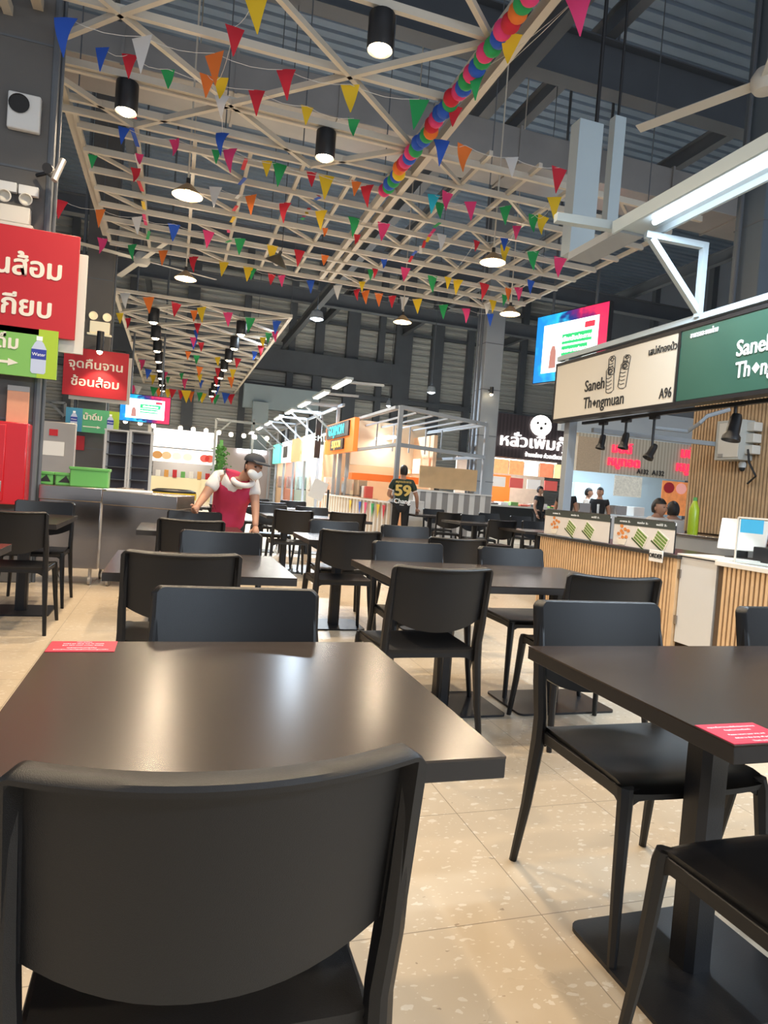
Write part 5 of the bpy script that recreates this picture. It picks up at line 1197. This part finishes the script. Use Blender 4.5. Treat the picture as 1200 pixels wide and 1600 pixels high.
def person(label, base, rz, J, skin=M_SKIN, top=None, top_m=None, sleeve=.5, bottom_m=M_BLACKC, hair_m=M_HAIR, headyaw=0, headpit=0, s=1.0, hair='short', full=True, headroll=0):
    """J: joints in metres, local, face toward -Y"""
    t = thing('person', label, 'person', base, rz)
    V = {k: Vector(v) for k, v in J.items()}
    names = ['pelvis', 'belly', 'chest', 'neck', 'headb', 'shL', 'elL', 'wrL', 'shR', 'elR', 'wrR', 'hipL', 'knL', 'anL', 'toL', 'hipR', 'knR', 'anR', 'toR']
    R_ = dict(pelvis=(.13, .10), belly=(.125, .095), chest=(.145, .10), neck=.055, headb=.052, shL=.062, elL=.043, wrL=.028, shR=.062, elR=.043, wrR=.028, hipL=.088, knL=.058, anL=.04, toL=.035, hipR=.088, knR=.058, anR=.04, toR=.035)
    E_ = [('pelvis', 'belly'), ('belly', 'chest'), ('chest', 'neck'), ('neck', 'headb'), ('chest', 'shL'), ('shL', 'elL'), ('elL', 'wrL'), ('chest', 'shR'), ('shR', 'elR'), ('elR', 'wrR'),
          ('pelvis', 'hipL'), ('hipL', 'knL'), ('knL', 'anL'), ('anL', 'toL'), ('pelvis', 'hipR'), ('hipR', 'knR'), ('knR', 'anR'), ('anR', 'toR')]
    idx = {n: i for i, n in enumerate(names)}
    Rm = {}
    def ex(mb):
        Rm['h'] = head_geo(mb, V['headb']+Vector((0, 0, 0)), headyaw, headpit, s, headroll)
        for k in 'LR': hand_geo(mb, V['wr'+k], V['wr'+k]-V['el'+k], (0, 1, 0), s)
    skin_mesh([V[n] for n in names], [(idx[a], idx[b]) for a, b in E_], [R_[n] for n in names], skin, 'body', t, 2, ex)
    def cloth(nm, keys, edges, grow, m, cut={}):
        pts = []; rad = []
        for k in keys:
            if k in cut: a, b, u = cut[k]; pts.append(V[a].lerp(V[b], u)); r0_ = R_[a] if not isinstance(R_[a], tuple) else R_[a][0]; r1_ = R_[b]; rad.append(r0_*(1-u)+r1_*u+grow)
            else: pts.append(V[k]); r_ = R_[k]; rad.append(tuple(v+grow for v in r_) if isinstance(r_, tuple) else r_+grow)
        ii = {k: i for i, k in enumerate(keys)}
        return skin_mesh(pts, [(ii[a], ii[b]) for a, b in edges], rad, m, nm, t, 2)
    if top_m:
        cloth('shirt', ['belly', 'pelvis', 'chest', 'nk', 'shL', 'sL', 'shR', 'sR'], [('pelvis', 'belly'), ('belly', 'chest'), ('chest', 'nk'), ('chest', 'shL'), ('shL', 'sL'), ('chest', 'shR'), ('shR', 'sR')], .018, top_m,
              {'sL': ('shL', 'elL', sleeve), 'sR': ('shR', 'elR', sleeve), 'nk': ('chest', 'neck', .55)})
    cloth('trousers', ['pelvis', 'hipL', 'knL', 'anL', 'hipR', 'knR', 'anR'], [('pelvis', 'hipL'), ('hipL', 'knL'), ('knL', 'anL'), ('pelvis', 'hipR'), ('hipR', 'knR'), ('knR', 'anR')], .014, bottom_m)
    for k in 'LR': MB().ball(V['to'+k]*.6+V['an'+k]*.4+Vector((0, 0, -.02)), .06, (.75, 1.9, .75)).build('shoe', M_IRON, t)
    R = Rm['h']
    h = MB()
    h.bm.free(); h.bm = bmesh.new(); bmesh.ops.create_uvsphere(h.bm, u_segments=24, v_segments=16, radius=1)
    for v in list(h.bm.verts):
        x, y, z = v.co
        v.co = R @ Vector((x*.082*s, y*.102*s+.006*s, z*.126*s+.008*s))
    inv = R.inverted()
    lim = -.35
    dele = [v for v in h.bm.verts if ((inv @ v.co).y < -.015*s and (inv @ v.co).z < .055*s) or (inv @ v.co).z < -.07*s]
    bmesh.ops.delete(h.bm, geom=dele, context='VERTS')
    h.build('hair', hair_m, t)
    eyes = MB()
    for k in (-1, 1): eyes.ball(R @ Vector((k*.028*s, -.083*s, .014*s)), .009*s, (1.3, .6, .7), 8)
    eyes.build('eyes', M_INK, t)
    return t, R, V
def stand(h=1.7, arms='down'):
    k = h/1.7
    J = dict(pelvis=(0, 0, .93), belly=(0, 0, 1.08), chest=(0, .01, 1.30), neck=(0, .01, 1.47), headb=(0, -.01, 1.60), shL=(.18, .01, 1.38), elL=(.25, .03, 1.10), wrL=(.25, -.08, .86), shR=(-.18, .01, 1.38), elR=(-.25, .03, 1.10), wrR=(-.25, -.08, .86),
             hipL=(.09, 0, .88), knL=(.10, -.02, .48), anL=(.11, .02, .08), toL=(.12, -.12, .04), hipR=(-.09, 0, .88), knR=(-.10, -.02, .48), anR=(-.11, .02, .08), toR=(-.12, -.12, .04))
    return {a: tuple(v*k for v in b) for a, b in J.items()}

# person in the number shirt, walking away
p = atD(626, 800, 13.3); J = stand(1.68); J.update(elR=(-.30, .05, 1.08), wrR=(-.33, -.06, .86), elL=(.27, .02, 1.1), wrL=(.20, -.20, 1.06), knL=(.10, -.10, .50), anL=(.11, -.05, .09), toL=(.12, -.2, .05))
M_JER = mat('dark_green_jersey', (.012, .030, .018), .6, var=.2, vscale=14); GOLD = mat('gold_print', (.70, .50, .12), .5, var=.3, vscale=20)
# local -Y is the face direction: turned to look away from the camera
man, Rh, V = person('person seen from behind in a dark football shirt numbered 59', (p.x, p.y, 0), PI-.25, J, top_m=M_JER, sleeve=.62, headyaw=.35, headpit=-.1)
man_t = man; man = [c for c in kids(man) if c.name.startswith('shirt')][0]
RT_ = (PI/2, 0, PI)
text('59', .30, (0, .138, 1.19), GOLD, man, 'shirt_number', rot=RT_, bold=.010, ext=.004, sx=1.1); text('Chang', .13, (0, .140, .985), M_WTXT, man, 'shirt_lettering', rot=RT_, bold=.002, ext=.003); text('Water', .035, (0, .142, .915), M_WTXT, man, 'shirt_lettering', rot=RT_, ext=.003)
text('สมุทรปราการ', .06, (0, .140, 1.37), GOLD, man, 'shirt_lettering', rot=RT_, ext=.004, bold=.001)
for k in (-1, 1):
    a = V['shL' if k > 0 else 'shR'].lerp(V['elL' if k > 0 else 'elR'], .60); b = V['shL' if k > 0 else 'shR'].lerp(V['elL' if k > 0 else 'elR'], .625); MB().tube([a, b], .069, 16).build('cuff_band', M_WTXT, man)

# woman in crimson apron leaning over a table
wp = Vector((.56, 6.62, 0))
J = dict(pelvis=(0, .20, .86), belly=(0, .10, 1.00), chest=(0, -.06, 1.13), neck=(.05, -.16, 1.20), headb=(.125, -.26, 1.30), shL=(.17, -.08, 1.16), elL=(.19, -.16, .93), wrL=(.17, -.30, .74), shR=(-.17, -.06, 1.18), elR=(-.30, -.12, .98), wrR=(-.40, -.40, .90),
         hipL=(.09, .20, .82), knL=(.10, .12, .45), anL=(.11, .20, .08), toL=(.12, .07, .04), hipR=(-.09, .20, .82), knR=(-.10, .12, .45), anR=(-.11, .20, .08), toR=(-.12, .07, .04))
wm, Rh, V = person('woman in crimson apron, dark cap and white face mask leaning over a table', wp, .12, J, top_m=M_WHITEC, sleeve=.62, headyaw=.25, headpit=.12, headroll=.12)
# apron over the shirt
R_ap = [V['chest'].lerp(V['neck'], .05)+Vector((0, -.02, 0)), V['chest']+Vector((0, -.035, -.03)), V['belly']+Vector((0, -.03, 0)), V['pelvis']+Vector((0, -.03, -.02)), V['pelvis']+Vector((0, -.05, -.25))]
skin_mesh(R_ap+[V['shL']+Vector((-.02, -.02, .01)), V['shR']+Vector((.02, -.02, .01))], [(0, 1), (1, 2), (2, 3), (3, 4), (1, 5), (1, 6)], [(.09, .09), (.195, .165), (.185, .160), (.185, .165), (.17, .14), (.105, .105), (.105, .105)], M_PINKC, 'apron', wm, 2, root=1)
MB().tube([V['neck']+Vector((math.cos(a)*.092, math.sin(a)*.085-.01, -.03+.045*math.sin(a))) for a in [i*2*PI/16 for i in range(17)]], .027, 10).build('collar', M_WHITEC, wm)
m_ = MB(); bmesh.ops.create_uvsphere(m_.bm, u_segments=20, v_segments=12, radius=1)
for v in list(m_.bm.verts):
    x, y, z = v.co; v.co = Rh @ Vector((x*.075*(1-.3*max(0, -z)), y*.050-.050, z*.058-.056))
m_.build('face_mask', M_WHITE, wm)
c_ = MB(); bmesh.ops.create_uvsphere(c_.bm, u_segments=24, v_segments=14, radius=1)
for v in list(c_.bm.verts):
    x, y, z = v.co; v.co = Rh @ Vector((x*.098, y*.112+.010, max(z, -.12)*.080+.060))
c_.box(Rh @ Vector((0, -.130, .058)), (.15, .08, .012), Rh.to_3x3() @ Matrix.Rotation(.2, 3, 'X')); c_.build('cap', mat('charcoal_cap', (.03, .035, .045), .8), wm)
MB().ball(V['pelvis']+Vector((.0, -.20, .06)), .05, (1.6, .5, .8)).build('belt_pouch', M_IRON, wm)

# stall staff and small background figures
def extra(label, px, D, h, top, rz=0, base=0.0, hy=0):
    p = atD(px, 790, D); person(label, (p.x, p.y, base), rz, stand(h), top_m=top, headyaw=hy)
extra('worker in black with pink cap behind the food display', 678, 19.0, 1.62, M_BLACKC, .9)
extra('woman in black seated high behind the white food display', 842, 19.3, 1.60, M_BLACKC, .6)
extra('person in black at the stall beside the grey post', 884, 15.0, 1.62, M_BLACKC, -.8)
extra('person in black with tied hair left of the picture menu', 936, 15.6, 1.60, M_BLACKC, -.9)
extra('worker in pale shirt facing the person in black', 918, 16.4, 1.58, M_WHITEC, .9)
extra('small distant person in black near the rear wall', 347, 30.0, 1.62, M_BLACKC, 2.6)
extra('low-seated worker just showing above the right menu board', 1030, 8.6, 1.29, M_WHITEC, .3)
extra('person with dark hair just above the menu board end beside the payment screen', 1052, 9.0, 1.27, M_WHITEC, 2.9)
